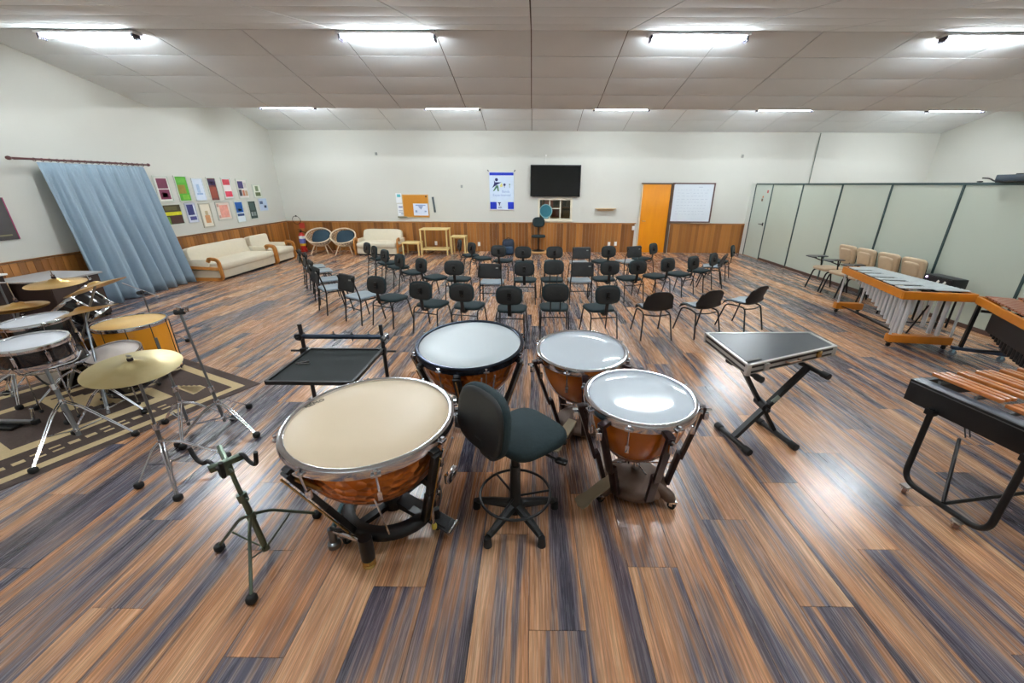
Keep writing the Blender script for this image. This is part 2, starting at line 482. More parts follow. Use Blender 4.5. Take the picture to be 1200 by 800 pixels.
# wainscot of narrow vertical boards
BW = 0.098
bd = {}
y = YB-0.02; k = 0
rest = MB()
while y > YF+0.1:
    w = BW-0.004
    if y > 3.6:
        if 'b' not in bd: bd['b'] = MB().box((0, 0, 0), (0.018, w, ZW-0.03), bev=0.003).mesh('wainscot_board', M_wain)
        o = link('wainscot_board', bd['b'], wall_left); o.location = (XL+0.009, y-BW/2, (ZW-0.03)/2)
    else:
        rest.box((XL+0.009, y-BW/2, (ZW-0.03)/2), (0.018, w, ZW-0.03))
    y -= BW
stuff(rest.build('wainscot_boards_near', M_wain, wall_left))
MB().box((XL+0.014, (YB+YF)/2, ZW-0.012), (0.028, YB-YF, 0.026), bev=0.004).build('wainscot_cap', M_wain, wall_left)
rest = MB(); x = XL+0.02
while x < XP-0.05:
    if not (3.13 < x+BW/2 < 4.17): rest.box((x+BW/2, YB-0.009, (ZW-0.03)/2), (BW-0.004, 0.018, ZW-0.03))
    x += BW
stuff(rest.build('wainscot_boards', M_wain, wall_back))
MB().box(((XL+3.14)/2, YB-0.014, ZW-0.012), (3.14-XL, 0.028, 0.026)).box(((4.16+XP)/2, YB-0.014, ZW-0.012), (XP-4.16, 0.028, 0.026)).build('wainscot_cap', M_wain, wall_back)

# partition of pale panels between dark steel posts
POSTS = [12.40, 11.53, 10.25, 8.96, 7.73, 6.45, 5.23, 3.95, 2.67, 1.39, 0.11, -1.17, YF]
PT = 0.045
part = MB(); part.box((XP+PT/2, (12.40+YF)/2, ZP-0.018), (PT+0.012, 12.40-YF, 0.036))
wall_partition = structure(part.build('wall_partition', M_steel))
MB().box((XP+PT/2, (11.50+YF)/2, 0.03), (PT+0.014, 11.50-YF, 0.06), bev=0.005).build('base_rail', mat('brown_skirting', (92, 70, 60), 0.5), wall_partition)
for y in POSTS[:-1]:
    MB().box((XP+PT/2-0.004, y, (ZP-0.03)/2), (PT+0.012, 0.032, ZP-0.03)).build('post', M_steel, wall_partition)
for n, (ya, yb) in enumerate(zip(POSTS[1:], POSTS[2:])):
    MB().box((XP+PT/2, (ya+yb)/2, (ZP-0.036+0.06)/2), (0.034, ya-yb-0.032, ZP-0.036-0.06)).build('partition_panel', M_part, wall_partition)
MB().box((XP+PT/2, (12.42+YB)/2+0.0, ZP/2), (PT, YB-12.42, ZP)).build('end_jamb', mat('pale_jamb', (222, 226, 220), 0.5), wall_partition)
b = MB(); b.box((XP+0.018, (12.384+11.546)/2, (ZP-0.036+0.01)/2+0.002), (0.036, 0.832, ZP-0.036-0.014))
door_2 = structure(b.build('door_2', mat('pale_green_door', (200, 212, 202), 0.45, var=0.03)))
b = MB(); b.cyl((XP-0.002, 11.66, 0.95), (XP-0.05, 11.66, 0.95), 0.012).tube(fillet([(XP-0.045, 11.66, 0.95), (XP-0.05, 11.72, 0.95), (XP-0.05, 11.79, 0.95)], 0.02), 0.011).box((XP-0.003, 11.66, 0.95), (0.008, 0.05, 0.09), bev=0.003)
b.build('door_handle', M_black, door_2)
b = MB(); b.box((XP-0.0015, 11.73, 1.80), (0.003, 0.07, 0.07)); b.build('door_sticker', mat('red_sticker', (206, 90, 84), 0.5), door_2, label='small red sticker')
b = MB(); b.box((XP-0.0015, 11.92, 1.66), (0.003, 0.06, 0.05)); b.build('door_sticker', mat('orange_sticker', (214, 140, 96), 0.5), door_2, label='small orange sticker')
b = MB(); b.box((XP-0.0015, 11.94, 1.58), (0.003, 0.08, 0.07), bev=0.001); b.build('door_sticker', mat('brown_sticker', (122, 104, 82), 0.5), door_2, label='small brown sticker')

# door 1 in the back wall
DX0, DX1, DZ = 3.24, 4.06, 1.97
b = MB(); b.box(((DX0+DX1)/2, YB-0.02, DZ/2+0.004), (DX1-DX0, 0.04, DZ-0.008), bev=0.004)
door_1 = structure(b.build('door_1', M_door))
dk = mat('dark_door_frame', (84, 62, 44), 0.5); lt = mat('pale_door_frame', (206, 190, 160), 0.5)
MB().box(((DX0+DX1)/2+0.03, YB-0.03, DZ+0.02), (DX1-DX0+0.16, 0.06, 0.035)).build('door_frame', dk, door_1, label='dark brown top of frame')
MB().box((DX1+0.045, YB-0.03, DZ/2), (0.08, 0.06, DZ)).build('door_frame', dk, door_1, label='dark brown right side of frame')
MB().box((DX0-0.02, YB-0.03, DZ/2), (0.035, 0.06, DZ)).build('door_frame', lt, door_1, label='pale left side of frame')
b = MB(); b.cyl((DX0+0.06, YB-0.04, 0.94), (DX0+0.06, YB-0.09, 0.94), 0.011).tube([(DX0+0.055, YB-0.09, 0.94), (DX0+0.16, YB-0.09, 0.94)], 0.009)
b.build('door_handle', M_chrome, door_1)

# window 1 to the next room
M_wfr = mat('cream_window_frame', (226, 218, 196), 0.5)
b = MB()
for x0, x1, z0, z1 in ((WX0-0.03, WX0+0.02, WZ0-0.03, WZ1+0.03), (WX1-0.02, WX1+0.03, WZ0-0.03, WZ1+0.03), (WX0+0.02, WX1-0.02, WZ1-0.02, WZ1+0.03), (WX0+0.02, WX1-0.02, WZ0-0.03, WZ0+0.02)):
    b.box(((x0+x1)/2, YB+0.065, (z0+z1)/2), (x1-x0, 0.16, z1-z0))
window_1 = structure(b.build('window_1', M_wfr))
W3 = (WX1-WX0)/3
for k in (1, 2): MB().box((WX0+W3*k, YB+0.105, (WZ0+WZ1)/2), (0.035, 0.03, WZ1-WZ0-0.04)).build('mullion', M_wfr, window_1)
MB().box((WX0+W3*1.5, YB+0.105, (WZ0+WZ1)/2+0.02), (W3-0.035, 0.02, 0.022)).build('glazing_bar', M_wfr, window_1)
M_glass = glass_material('window_glass', (236, 244, 240))
for k in range(3): MB().box((WX0+W3*(k+0.5), YB+0.125, (WZ0+WZ1)/2), (W3-0.03, 0.004, WZ1-WZ0-0.04)).build('pane', M_glass, window_1)
MB().box(((WX0+WX1)/2, YB-0.01, WZ0-0.045), (WX1-WX0+0.10, 0.06, 0.03), bev=0.004).build('window_sill', M_wfr, window_1)
# what shows of the next room
RX0, RX1, RY = -0.5, 1.9, 14.1
b = MB(); ol = mat('olive_room_wall', (122, 112, 82), 0.8, var=0.1)
b.box(((RX0+RX1)/2, RY+0.05, 1.3), (RX1-RX0, 0.1, 2.6)); wall_next = structure(b.build('wall_storeroom', ol))
b = MB(); b.box((RX0-0.05, (YB+WT+RY)/2, 1.3), (0.1, RY-YB-WT, 2.6)).box((RX1+0.05, (YB+WT+RY)/2, 1.3), (0.1, RY-YB-WT, 2.6)).build('side_walls', ol, wall_next)
b = MB(); b.box(((RX0+RX1)/2, (YB+WT+RY)/2, -0.05), (RX1-RX0, RY-YB-WT, 0.1)); structure(b.build('floor_storeroom', mat('storeroom_floor', (90, 76, 60), 0.7)))
sh = thing('storage_shelf', 'wooden storage shelf seen through the small back window', 'shelf', (0.95, RY-0.25, 0))
wdm = mat('shelf_wood', (150, 112, 66), 0.6)
for x in (-0.62, 0.0, 0.62): MB().box((x, 0, 0.95), (0.03, 0.34, 1.9)).build('upright', wdm, sh)
for z in (0.5, 0.95, 1.25, 1.55, 1.85): MB().box((0, 0, z), (1.24, 0.34, 0.025)).build('shelf_board', wdm, sh)
cols = [(62, 56, 44), (120, 62, 50), (150, 126, 92), (48, 50, 48), (164, 100, 80), (94, 84, 60)]
for n, (x, z, w, h) in enumerate(((-0.45, 0.9625, 0.2, 0.2), (-0.2, 0.9625, 0.22, 0.24), (0.16, 0.9625, 0.2, 0.2), (0.42, 0.9625, 0.24, 0.22), (-0.42, 1.2625, 0.28, 0.2), (0.3, 1.2625, 0.3, 0.22))):
    o = MB().box((0, 0, h/2), (w, 0.24, h), bev=0.008).build('storage_box', mat('box_%d' % n, cols[n], 0.7)); o.location = (0.95+x, RY-0.27, z)
    tag(o, ['dark box low on the storeroom shelf, leftmost behind the fan', 'reddish box low on the storeroom shelf behind the fan', 'tan box low on the storeroom shelf, middle right pane', 'black box low on the storeroom shelf in the right pane', 'pink box on the upper storeroom shelf behind the fan', 'olive box on the upper storeroom shelf in the right pane'][n], 'box', 'boxes on the storeroom shelf')
fan = thing('window_fan', 'round teal fan standing in the left of the back window recess', 'fan', (0.405, YB+0.05, WZ0+0.021))
teal = mat('teal_fan_plastic', (62, 132, 146), 0.4); pale = mat('pale_teal_rim', (156, 196, 198), 0.4)
FZ = 0.215
MB().ring((0, 0, FZ), 0.185, 0.012, (0, 1, 0)).build('guard_rim', pale, fan)
MB().lathe([(0, 0.0), (0.176, 0.0), (0.176, 0.006), (0, 0.006)], 32, (0, 0.012, FZ), (0, 1, 0)).build('back_plate', teal, fan)
b = MB()
for r_ in (0.05, 0.09, 0.13, 0.16): b.ring((0, -0.012, FZ), r_, 0.0025, (0, 1, 0), 24, 4)
for k in range(16): b.tube([(0.03*math.cos(k*PI/8), -0.014, FZ+0.03*math.sin(k*PI/8)), (0.182*math.cos(k*PI/8), 0, FZ+0.182*math.sin(k*PI/8))], 0.0025, 4)
b.build('guard_wires', teal, fan)
MB().cyl((0, -0.018, FZ), (0, 0.01, FZ), 0.035, seg=16).build('hub', teal, fan)
MB().box((0, 0, 0.014), (0.16, 0.06, 0.028), bev=0.006).build('foot', teal, fan)
t = thing('added_storeroom_bulb', 'unseen lamp added to light the storeroom behind the back window', 'lamp', (0.7, 13.35, 2.6))  # unseen lamp, added to brighten the storeroom behind the window
MB().cyl((0, 0, -0.03), (0, 0, 0.0), 0.05, seg=16).build('lamp_holder', M_white, t)
m_ = mat('added_bulb_glow', (255, 236, 206), 0.4, emit=45.0)
MB().pillow((0, 0, -0.09), (0.12, 0.12, 0.12), 1, 1, 16, 10).build('bulb', m_, t)
storeroom_ceiling = structure(MB().box(((RX0+RX1)/2, (YB+WT+RY)/2, 2.65), (RX1-RX0+0.2, RY-YB-WT+0.2, 0.1)).build('ceiling_storeroom', ol))

# ------------------------------------------------------------------ fluorescent fittings
tm = bpy.data.materials.new('fluorescent_tube'); tm.use_nodes = True
pb = tm.node_tree.nodes['Principled BSDF']; pb.inputs['Base Color'].default_value = (1, 1, 1, 1)
pb.inputs['Emission Color'].default_value = (0.87, 0.95, 1.0, 1); pb.inputs['Emission Strength'].default_value = TUBE_STRENGTH
M_refl = mat('white_enamel', (236, 238, 240), 0.3)
M_lilac = mat('dark_end_clip', (60, 58, 72), 0.5)
LW = 1.28
first = None
def fitting(loc, label, group, drop):
    global first
    if first:
        o = dup(first, loc, None, label)
        for ch in o.children:
            if ch.name.startswith('hanger'): ch.scale = (1, 1, drop/0.04); ch.location = (0, 0, 0.06*(1-drop/0.04))
        return o
    t = thing('ceiling_light', label, 'light', loc, 0, group)
    b = MB(); b.box((0, 0, 0.045), (LW+0.04, 0.15, 0.028), bev=0.004)
    b.build('housing', M_refl, t)
    for y in (-0.033, 0.033):
        MB().cyl((-LW/2+0.045, y, 0.012), (LW/2-0.045, y, 0.012), 0.0135, seg=10).build('tube', tm, t)
    for x in (-1, 1):
        b = MB(); b.box((x*(LW/2-0.02), 0, 0.015), (0.03, 0.12, 0.05), bev=0.004)
        for y in (-0.045, -0.015, 0.015, 0.045): b.box((x*(LW/2-0.01), y, -0.018), (0.02, 0.01, 0.03))
        b.build('end_cap', M_lilac, t)
    b = MB()
    for x in (-0.45, 0.45): b.cyl((x, 0, 0.06), (x, 0, 0.10), 0.008, seg=6)
    b.build('hanger', M_refl, t)
    first = t
    return t
order = ['first', 'second', 'third', 'fourth', 'fifth']
for n, x in enumerate((-5.9, -1.93, 2.16, 5.98, 9.95)):
    fitting((x, 6.38, 3.735), '%s fluorescent ceiling light from the left on the near ridge' % order[n], 'ceiling lights', 0.04)
for n, x in enumerate((-5.65, -1.86, 2.02, 5.74, 9.60)):
    fitting((x, 10.5, 3.553), '%s fluorescent ceiling light from the left on the far ridge' % order[n], 'ceiling lights', 0.26)
for n, x in enumerate((-5.9, -1.93, 2.16, 5.98)):
    fitting((x, 1.306, 3.735), '%s fluorescent ceiling light from the left on the ridge over the camera' % order[n], 'ceiling lights', 0.04)

# ------------------------------------------------------------------ things on the back wall
WY = YB
def on_wall(x, z): return T(x, WY, z) @ RX(R(90))      # local xy on the wall, +z towards the room
t = thing('television', 'large black flat television on the back wall', 'television', (0.665, WY-0.012, 2.045))
MB().box((0, -0.065, 0), (1.46, 0.05, 0.86), bev=0.008).build('bezel', M_black, t)
MB().box((0, -0.0905, 0.008), (1.41, 0.003, 0.80)).build('screen', mat('dark_screen', (8, 10, 11), 0.08), t)
MB().box((0, -0.02, 0), (0.4, 0.04, 0.3)).build('wall_bracket', M_steelg, t)
o = MB().box((0, -0.012, 0), (0.04, 0.024, 0.05)).tube([(0, -0.01, -0.02), (0, -0.01, -0.22)], 0.004, 6).build('cable_outlet', M_white); o.location = (0.38, WY, 2.72)
tag(o, 'small white wall outlet with a cable, straight above the television', 'outlet')

t = thing('wall_banner', 'hanging white and blue roll banner with a dancing figure logo', 'banner', (-0.91, WY, 1.755))
MB().box((0, -0.012, 0), (0.72, 0.006, 1.02)).build('cloth', mat('banner_white', (206, 222, 240), 0.6), t)
M_bblue = mat('banner_blue', (8, 46, 186), 0.6)
MB().box((0, -0.016, 0.47), (0.70, 0.003, 0.075)).box((-0.255, -0.016, -0.40), (0.19, 0.003, 0.20)).box((0.265, -0.016, -0.40), (0.18, 0.003, 0.20)).build('blue_bands', M_bblue, t)
MB().cyl((-0.38, -0.014, 0.525), (0.38, -0.014, 0.525), 0.012).build('top_rod', M_white, t)
MB().cyl((-0.37, -0.014, -0.525), (0.37, -0.014, -0.525), 0.012).build('bottom_rod', mat('pinkish_rod', (206, 196, 204), 0.5), t)
for x in (-0.385, 0.385): MB().box((x, -0.012, 0.555), (0.03, 0.024, 0.06), (0, R(35 if x > 0 else -35), 0)).build('corner_clip', mat('grey_clip', (96, 98, 104), 0.5), t)
fr = Matrix(((1, 0, 0, 0), (0, 0, -1, -0.0155), (0, 1, 0, 0), (0, 0, 0, 1)))
nv = mat('navy_print', (22, 34, 96), 0.6); gn = mat('green_print', (70, 120, 92), 0.6); yl = mat('yellow_print', (222, 214, 120), 0.6)
b = MB(); b.m = 0
b.prism([(-0.148+0.045*math.cos(k*PI/8), 0.315+0.045*math.sin(k*PI/8)) for k in range(16)], 0, 0.002, fr)
b.prism([(-0.22, 0.31), (-0.19, 0.245), (0.0, 0.245), (-0.12, 0.185), (-0.28, 0.09), (-0.22, 0.20)], 0, 0.002, fr)
b.prism([(0.085+0.036*math.cos(k*PI/6), 0.18+0.036*math.sin(k*PI/6)) for k in range(12)], 0, 0.002, fr); b.box((0.085, -0.0165, 0.125), (0.012, 0.002, 0.05))
b.m = 1; b.prism([(-0.26, 0.0), (-0.22, 0.0), (-0.14, 0.1), (-0.12, 0.0), (-0.08, 0.0), (-0.10, 0.16), (-0.16, 0.16)], 0, 0.002, fr)
b.prism([(0.205, 0.20), (0.235, 0.16), (0.265, 0.20)], 0, 0.002, fr); b.box((0.235, -0.0165, 0.125), (0.012, 0.002, 0.06))
b.m = 2; b.prism([(0.01, 0.235), (-0.06, 0.15), (-0.03, 0.11), (0.03, 0.13)], 0, 0.0022, fr)
b.build('printed_figure', [nv, gn, yl], t)
M_pt = mat('pale_blue_print', (128, 158, 204), 0.6)
lettering('Banda', 0.095, T(0.12, -0.016, -0.01) @ RX(R(90)), 'lettering', M_pt, t)
lettering('Experimental', 0.10, T(0.0, -0.016, -0.11) @ RX(R(90)), 'lettering', M_pt, t)
b = MB(); b.prism([(-0.13, -0.31), (-0.02, -0.31), (-0.06, -0.35), (-0.06, -0.40), (-0.09, -0.40), (-0.09, -0.35)], 0, 0.002, fr); b.box((-0.06, -0.0165, -0.44), (0.10, 0.002, 0.012)).box((-0.06, -0.0165, -0.47), (0.12, 0.002, 0.012)).build('small_emblem', nv, t)

t = thing('cork_board', 'cork notice board with a pale drawing pinned on it', 'notice board', (-3.49, WY, 1.325))
MB().box((0, -0.012, 0), (0.74, 0.02, 0.62)).build('cork', mat('cork', (196, 130, 40), 0.85, var=0.18, scale=40), t)
b = MB()
for x, z, w, h in ((0, 0.315, 0.78, 0.02), (0, -0.315, 0.78, 0.02), (0.38, 0, 0.02, 0.61), (-0.38, 0, 0.02, 0.61)): b.box((x, -0.014, z), (w, 0.028, h))
b.build('frame', mat('pine_frame', (206, 168, 112), 0.5), t)
p = MB().box((0.14, -0.0245, -0.10), (0.44, 0.003, 0.34)).build('pinned_sheet', mat('sheet_blueish', (214, 224, 244), 0.7), t)
b = MB(); b.box((0.14, -0.0265, 0.02), (0.3, 0.002, 0.03)).prism([(0.06, 0.0), (0.22, 0.0), (0.15, -0.1)], 0, 0.002, Matrix(((1, 0, 0, 0), (0, 0, -1, -0.0255), (0, 1, 0, 0), (0, 0, 0, 1)))).box((0.0, -0.0265, -0.15), (0.06, 0.002, 0.06)).box((0.28, -0.0265, -0.15), (0.06, 0.002, 0.04))
b.build('drawing', mat('print_grey_blue', (140, 158, 196), 0.7), p)
MB().cyl((0.32, -0.022, 0.27), (0.32, -0.045, 0.27), 0.025, 0.018).build('push_pin', mat('pin_dark', (70, 56, 30), 0.5), t)
for n, (x, z, w, h, c1, lab) in enumerate(((-3.985, 1.545, 0.17, 0.27, (92, 184, 194), 'pale leaflet with a teal mark, upper left of the cork board'), (-3.96, 1.21, 0.19, 0.34, (96, 102, 146), 'white notice with a grey headline, lower left of the cork board'))):
    t = thing('notice_sheet', lab, 'notice', (x, WY, z))
    MB().box((0, -0.004, 0), (w, 0.006, h)).build('sheet', M_paper, t)
    b = MB(); b.box((0.005, -0.008, h*0.25), (w*0.6, 0.002, h*0.3 if n == 0 else h*0.1)); 
    if n: b.box((0, -0.008, -0.02), (w*0.65, 0.002, 0.012)).box((0, -0.008, -0.06), (w*0.65, 0.002, 0.012)).box((0.03, -0.008, -0.11), (w*0.35, 0.002, 0.02))
    b.build('print', mat('notice_print_%d' % n, c1, 0.7), t)
o = MB().box((0, -0.03, 0), (0.27, 0.06, 0.02)).box((0, -0.055, 0.015), (0.27, 0.008, 0.03)).build('pen_tray', mat('grey_tray', (128, 128, 108), 0.5)); o.location = (-3.92, WY, 1.0)
tag(o, 'small grey tray under the white notice', 'tray')
t = thing('wall_thermometer', 'dark narrow strip thermometer right of the cork board', 'thermometer', (-2.95, WY, 1.365)); t.rotation_euler = (0, R(-5), 0)
MB().box((0, -0.012, 0), (0.06, 0.022, 0.44), bev=0.006).build('body', mat('slate_plastic', (72, 84, 88), 0.5), t)
MB().cyl((0, -0.025, -0.15), (0, -0.025, 0.17), 0.006, seg=6).build('glass_tube', mat('pale_tube', (120, 130, 134), 0.2), t)

for n, (x, z, lab) in enumerate(((-4.5, 2.74, 'small grey sensor high on the back wall, left of the notice board'), (-2.09, 1.88, 'small grey peg on the back wall between notice board and banner'), (5.99, 2.73, 'small grey sensor high on the back wall above the whiteboard side'))):
    o = MB().box((0, -0.015, 0), (0.06, 0.03, 0.08), bev=0.008).cyl((0, -0.03, 0), (0, -0.05, 0), 0.018).build('wall_sensor', mat('sensor_grey', (150, 154, 150), 0.5)); o.location = (x, WY, z)
    tag(o, lab, 'sensor')
t = thing('wall_shelf', 'small pale wooden shelf on the back wall right of the window', 'shelf', (2.18, WY, 1.25))
pw_ = mat('pale_wood', (204, 172, 130), 0.5)
MB().box((0, -0.09, 0.035), (0.60, 0.18, 0.022), bev=0.004).build('board', pw_, t)
MB().pillow((0, -0.07, 0.0), (0.50, 0.11, 0.05), 0.5, 0.5, 16, 8).build('bracket', pw_, t)
t = thing('whiteboard', 'framed whiteboard with faint writing right of the orange door', 'whiteboard', (4.725, WY, 1.46))
MB().box((0, -0.035, 0), (1.16, 0.02, 1.05)).build('writing_surface', mat('whiteboard_white', (214, 222, 230), 0.25, var=0.05, scale=3), t)
b = MB()
for x, z, w, h in ((0, 0.54, 1.24, 0.035), (0, -0.54, 1.24, 0.035), (0.602, 0, 0.035, 1.05), (-0.602, 0, 0.035, 1.05)): b.box((x, -0.03, z), (w, 0.06, h), bev=0.004)
b.build('frame', mat('maroon_frame', (92, 64, 60), 0.45), t)
b = MB(); rw = random.Random(3)
for r_ in range(9):
    z = 0.36-r_*0.085; x = -0.46
    while x < 0.42:
        w = rw.uniform(0.03, 0.10); b.box((x+w/2, -0.0456, z+rw.uniform(-.006, .006)), (w, 0.001, 0.01)); x += w+rw.uniform(0.02, 0.06)
b.box((0.2, -0.0456, 0.44), (0.12, 0.001, 0.02)).build('faint_handwriting', mat('marker_grey', (180, 190, 204), 0.6), t)
MB().box((0.35, -0.05, -0.57), (0.6, 0.09, 0.012)).build('pen_ledge', mat('pale_ledge', (190, 176, 160), 0.5), t)
def plate(name, x, z, lab, cat):
    t = thing(name, lab, cat, (x, WY-0.018, z))
    MB().box((0, -0.006, 0), (0.075, 0.012, 0.12), bev=0.004).build('cover_plate', M_white, t)
    MB().box((0, -0.014, 0), (0.03, 0.008, 0.04), bev=0.002).build('insert', M_white, t)
plate('light_switch', 3.07, 0.73, 'white light switch on the wainscot left of the orange door', 'switch')
plate('wall_socket', 2.37, 0.25, 'left one of two white sockets on the wainscot near the door', 'socket')
plate('wall_socket', 2.57, 0.26, 'right one of two white sockets on the wainscot near the door', 'socket')
plate('wall_socket', -1.64, 0.22, 'white socket low on the wainscot left of the backpack', 'socket')
plate('wall_socket', -2.97, 0.24, 'white socket on the wainscot behind the pale shelf stand', 'socket')
o = MB().tube([(8.05, WY-0.02, 3.33), (8.05, WY-0.02, 0.02)], 0.012).build('wall_conduit', mat('conduit_grey', (120, 132, 124), 0.5)); tag(o, 'thin grey conduit running down the back wall behind the partition', 'pipe')

# ------------------------------------------------------------------ left wall: pictures, curtain
def wallpic(y, z, w, h, fw, paper, blocks, label, framecol=(206, 208, 196)):
    # local x along the wall (towards the back = -x after turning), front faces +X world
    t = thing('framed_poster', label, 'poster', (XL, y, z), R(90), 'framed posters on the left wall')
    b = MB()
    for x, zz, ww, hh in ((0, h/2-fw/2, w, fw), (0, -h/2+fw/2, w, fw), (w/2-fw/2, 0, fw, h-2*fw), (-w/2+fw/2, 0, fw, h-2*fw)): b.box((x, -0.012, zz), (ww, 0.02, hh))
    b.build('frame', mat('frame_%d_%d_%d' % framecol, framecol, 0.4), t)
    MB().box((0, -0.006, 0), (w-2*fw, 0.008, h-2*fw)).build('sheet', mat('sheet_%d_%d_%d' % paper, paper, 0.5, var=0.06), t)
    ms = []; b = MB()
    for q in blocks:
        x0, z0, x1, z1, c = q
        nm = mat('print_%d_%d_%d' % c, c, 0.5, var=0.3, scale=14)
        if nm not in ms: ms.append(nm)
        b.m = ms.index(nm)
        W_, H_ = w-2*fw, h-2*fw
        b.box((-W_/2+W_*(x0+x1)/2, -0.0112, -H_/2+H_*(z0+z1)/2), (W_*(x1-x0), 0.0015, H_*(z1-z0)))
    if blocks: b.build('printed_picture', ms, t)
LG = (200, 206, 196)
wallpic(8.645, 1.82, 0.36, 0.50, 0.025, (232, 232, 224), [(0.12, .52, .9, .94, (112, 46, 74)), (0.12, .06, .9, .48, (124, 50, 80)), (0.3, .14, .7, .34, (150, 84, 110))], 'white framed poster with two maroon squares, nearest the curtain in the upper row', LG)
wallpic(9.13, 1.82, 0.33, 0.52, 0.02, (84, 170, 50), [(.1, .3, .75, .66, (150, 130, 50)), (.3, .05, .9, .25, (120, 190, 60)), (0.1, .75, .9, .95, (96, 180, 62))], 'green framed poster in the upper row of the left wall', LG)
wallpic(9.57, 1.80, 0.31, 0.47, 0.015, (214, 226, 244), [(.3, .35, .6, .75, (170, 196, 230)), (.2, .25, .8, .33, (150, 180, 220))], 'pale blue framed poster in the upper row of the left wall', (214, 222, 228))
wallpic(9.995, 1.80, 0.29, 0.52, 0.02, (104, 54, 52), [(.05, .68, .95, .95, (62, 50, 84)), (.1, .1, .9, .6, (142, 70, 56)), (.3, .76, .7, .84, (190, 150, 150))], 'dark red framed poster with a purple top in the upper row', LG)
wallpic(10.475, 1.82, 0.32, 0.49, 0.02, (232, 228, 228), [(.08, .66, .92, .94, (206, 70, 84)), (.12, .06, .95, .34, (214, 66, 90))], 'white framed poster with red bands top and bottom', LG)
wallpic(11.03, 1.80, 0.42, 0.48, 0.025, (222, 218, 214), [(.08, .52, .6, .92, (66, 58, 110)), (.06, .1, .34, .46, (70, 66, 74)), (.4, .1, .62, .42, (196, 120, 90)), (.66, .1, .92, .4, (190, 160, 130)), (.66, .55, .92, .85, (200, 196, 190))], 'white framed collage poster with a purple block', LG)
wallpic(11.585, 1.735, 0.34, 0.34, 0.02, (222, 226, 210), [(.3, .5, .7, .92, (120, 140, 104)), (.2, .08, .9, .4, (96, 110, 70))], 'small framed green picture at the far end of the upper row', LG)
wallpic(8.70, 1.32, 0.47, 0.42, 0.02, (62, 54, 34), [(0, .46, 1, .64, (214, 210, 40)), (.3, .05, .95, .42, (74, 42, 40)), (0, 0, .25, .4, (110, 150, 60)), (.1, .72, .8, .92, (90, 84, 50))], 'black framed poster with a yellow stripe, nearest the curtain in the lower row', LG)
wallpic(9.185, 1.325, 0.28, 0.41, 0.015, (206, 212, 226), [(.1, .38, .8, .95, (52, 56, 116)), (.2, .1, .9, .3, (70, 72, 130))], 'small white framed poster with a navy block in the lower row', (188, 194, 206))
wallpic(9.59, 1.245, 0.34, 0.53, 0.025, (226, 220, 204), [(.3, .15, .8, .5, (206, 150, 104)), (.4, .5, .7, .7, (190, 176, 140))], 'cream framed drawing, tallest in the lower row', (178, 176, 160))
wallpic(10.165, 1.31, 0.48, 0.42, 0.02, (222, 208, 196), [(.22, .1, .86, .85, (226, 156, 140)), (.05, .75, .2, .92, (190, 150, 140)), (.05, .08, .2, .25, (190, 150, 140))], 'wide framed poster with a pale salmon picture in the lower row', (186, 188, 180))
wallpic(10.725, 1.26, 0.33, 0.54, 0.02, (220, 232, 240), [(.05, .45, .95, .95, (24, 92, 170)), (.1, .28, .95, .4, (40, 70, 120)), (.3, .54, .8, .64, (220, 236, 244))], 'blue and white framed poster in the lower row', LG)
wallpic(11.23, 1.27, 0.33, 0.47, 0.02, (46, 66, 62), [(.2, .5, .85, .9, (62, 86, 84)), (.2, .15, .45, .38, (150, 160, 160)), (.55, .15, .85, .38, (130, 140, 140))], 'dark slate framed poster in the lower row', LG)
wallpic(11.715, 1.385, 0.36, 0.33, 0.015, (186, 204, 228), [(.1, .55, .5, .8, (70, 90, 130)), (.6, .2, .9, .42, (44, 60, 90))], 'small pale blue framed picture at the far end of the lower row', (200, 210, 218))
t = thing('framed_poster', 'dark grey poster with a magenta edge at the left edge of the photo', 'poster', (XL, 5.45, 1.45), R(90), 'framed posters on the left wall')
MB().box((0, -0.008, 0), (1.0, 0.012, 0.57)).build('sheet', mat('dark_photo_print', (70, 68, 68), 0.4, var=0.35, scale=4), t)
MB().box((0.495, -0.010, 0), (0.012, 0.014, 0.57)).build('edge_strip', mat('magenta_edge', (160, 40, 96), 0.4), t)
MB().box((0.32, -0.0148, -0.22), (0.22, 0.001, 0.02)).box((0.12, -0.0148, -0.24), (0.12, 0.001, 0.015)).build('caption_print', mat('olive_print', (130, 126, 96), 0.5), t)

t = thing('curtain_rod', 'dark wooden curtain rod with rings on the left wall', 'curtain rod', (-7.36, 7.22, 2.255))
M_rod = mat('dark_rod_wood', (84, 44, 44), 0.4)
MB().cyl((0, -1.07, 0), (0, 1.07, 0), 0.016).build('rod', M_rod, t)
for s in (-1, 1):
    MB().pillow((0, s*1.10, 0), (0.055, 0.07, 0.055), 1, 1, 12, 8).build('finial', M_rod, t)
    MB().beam((-0.14, s*0.92, 0), (0, s*0.92, 0), 0.02, 0.03).build('bracket', M_rod, t)
for k in range(18): MB().ring((0, -0.79+k*0.104, -0.006), 0.024, 0.004, (0, 1, 0.1), 14, 5).build('ring', M_rod, t)
cur = thing('curtain', 'grey blue pleated curtain hanging to the floor on the left wall', 'curtain', (-7.36, 7.30, 0))
M_cur = mat('grey_blue_cloth', (146, 166, 180), 0.8, var=0.06, scale=30)
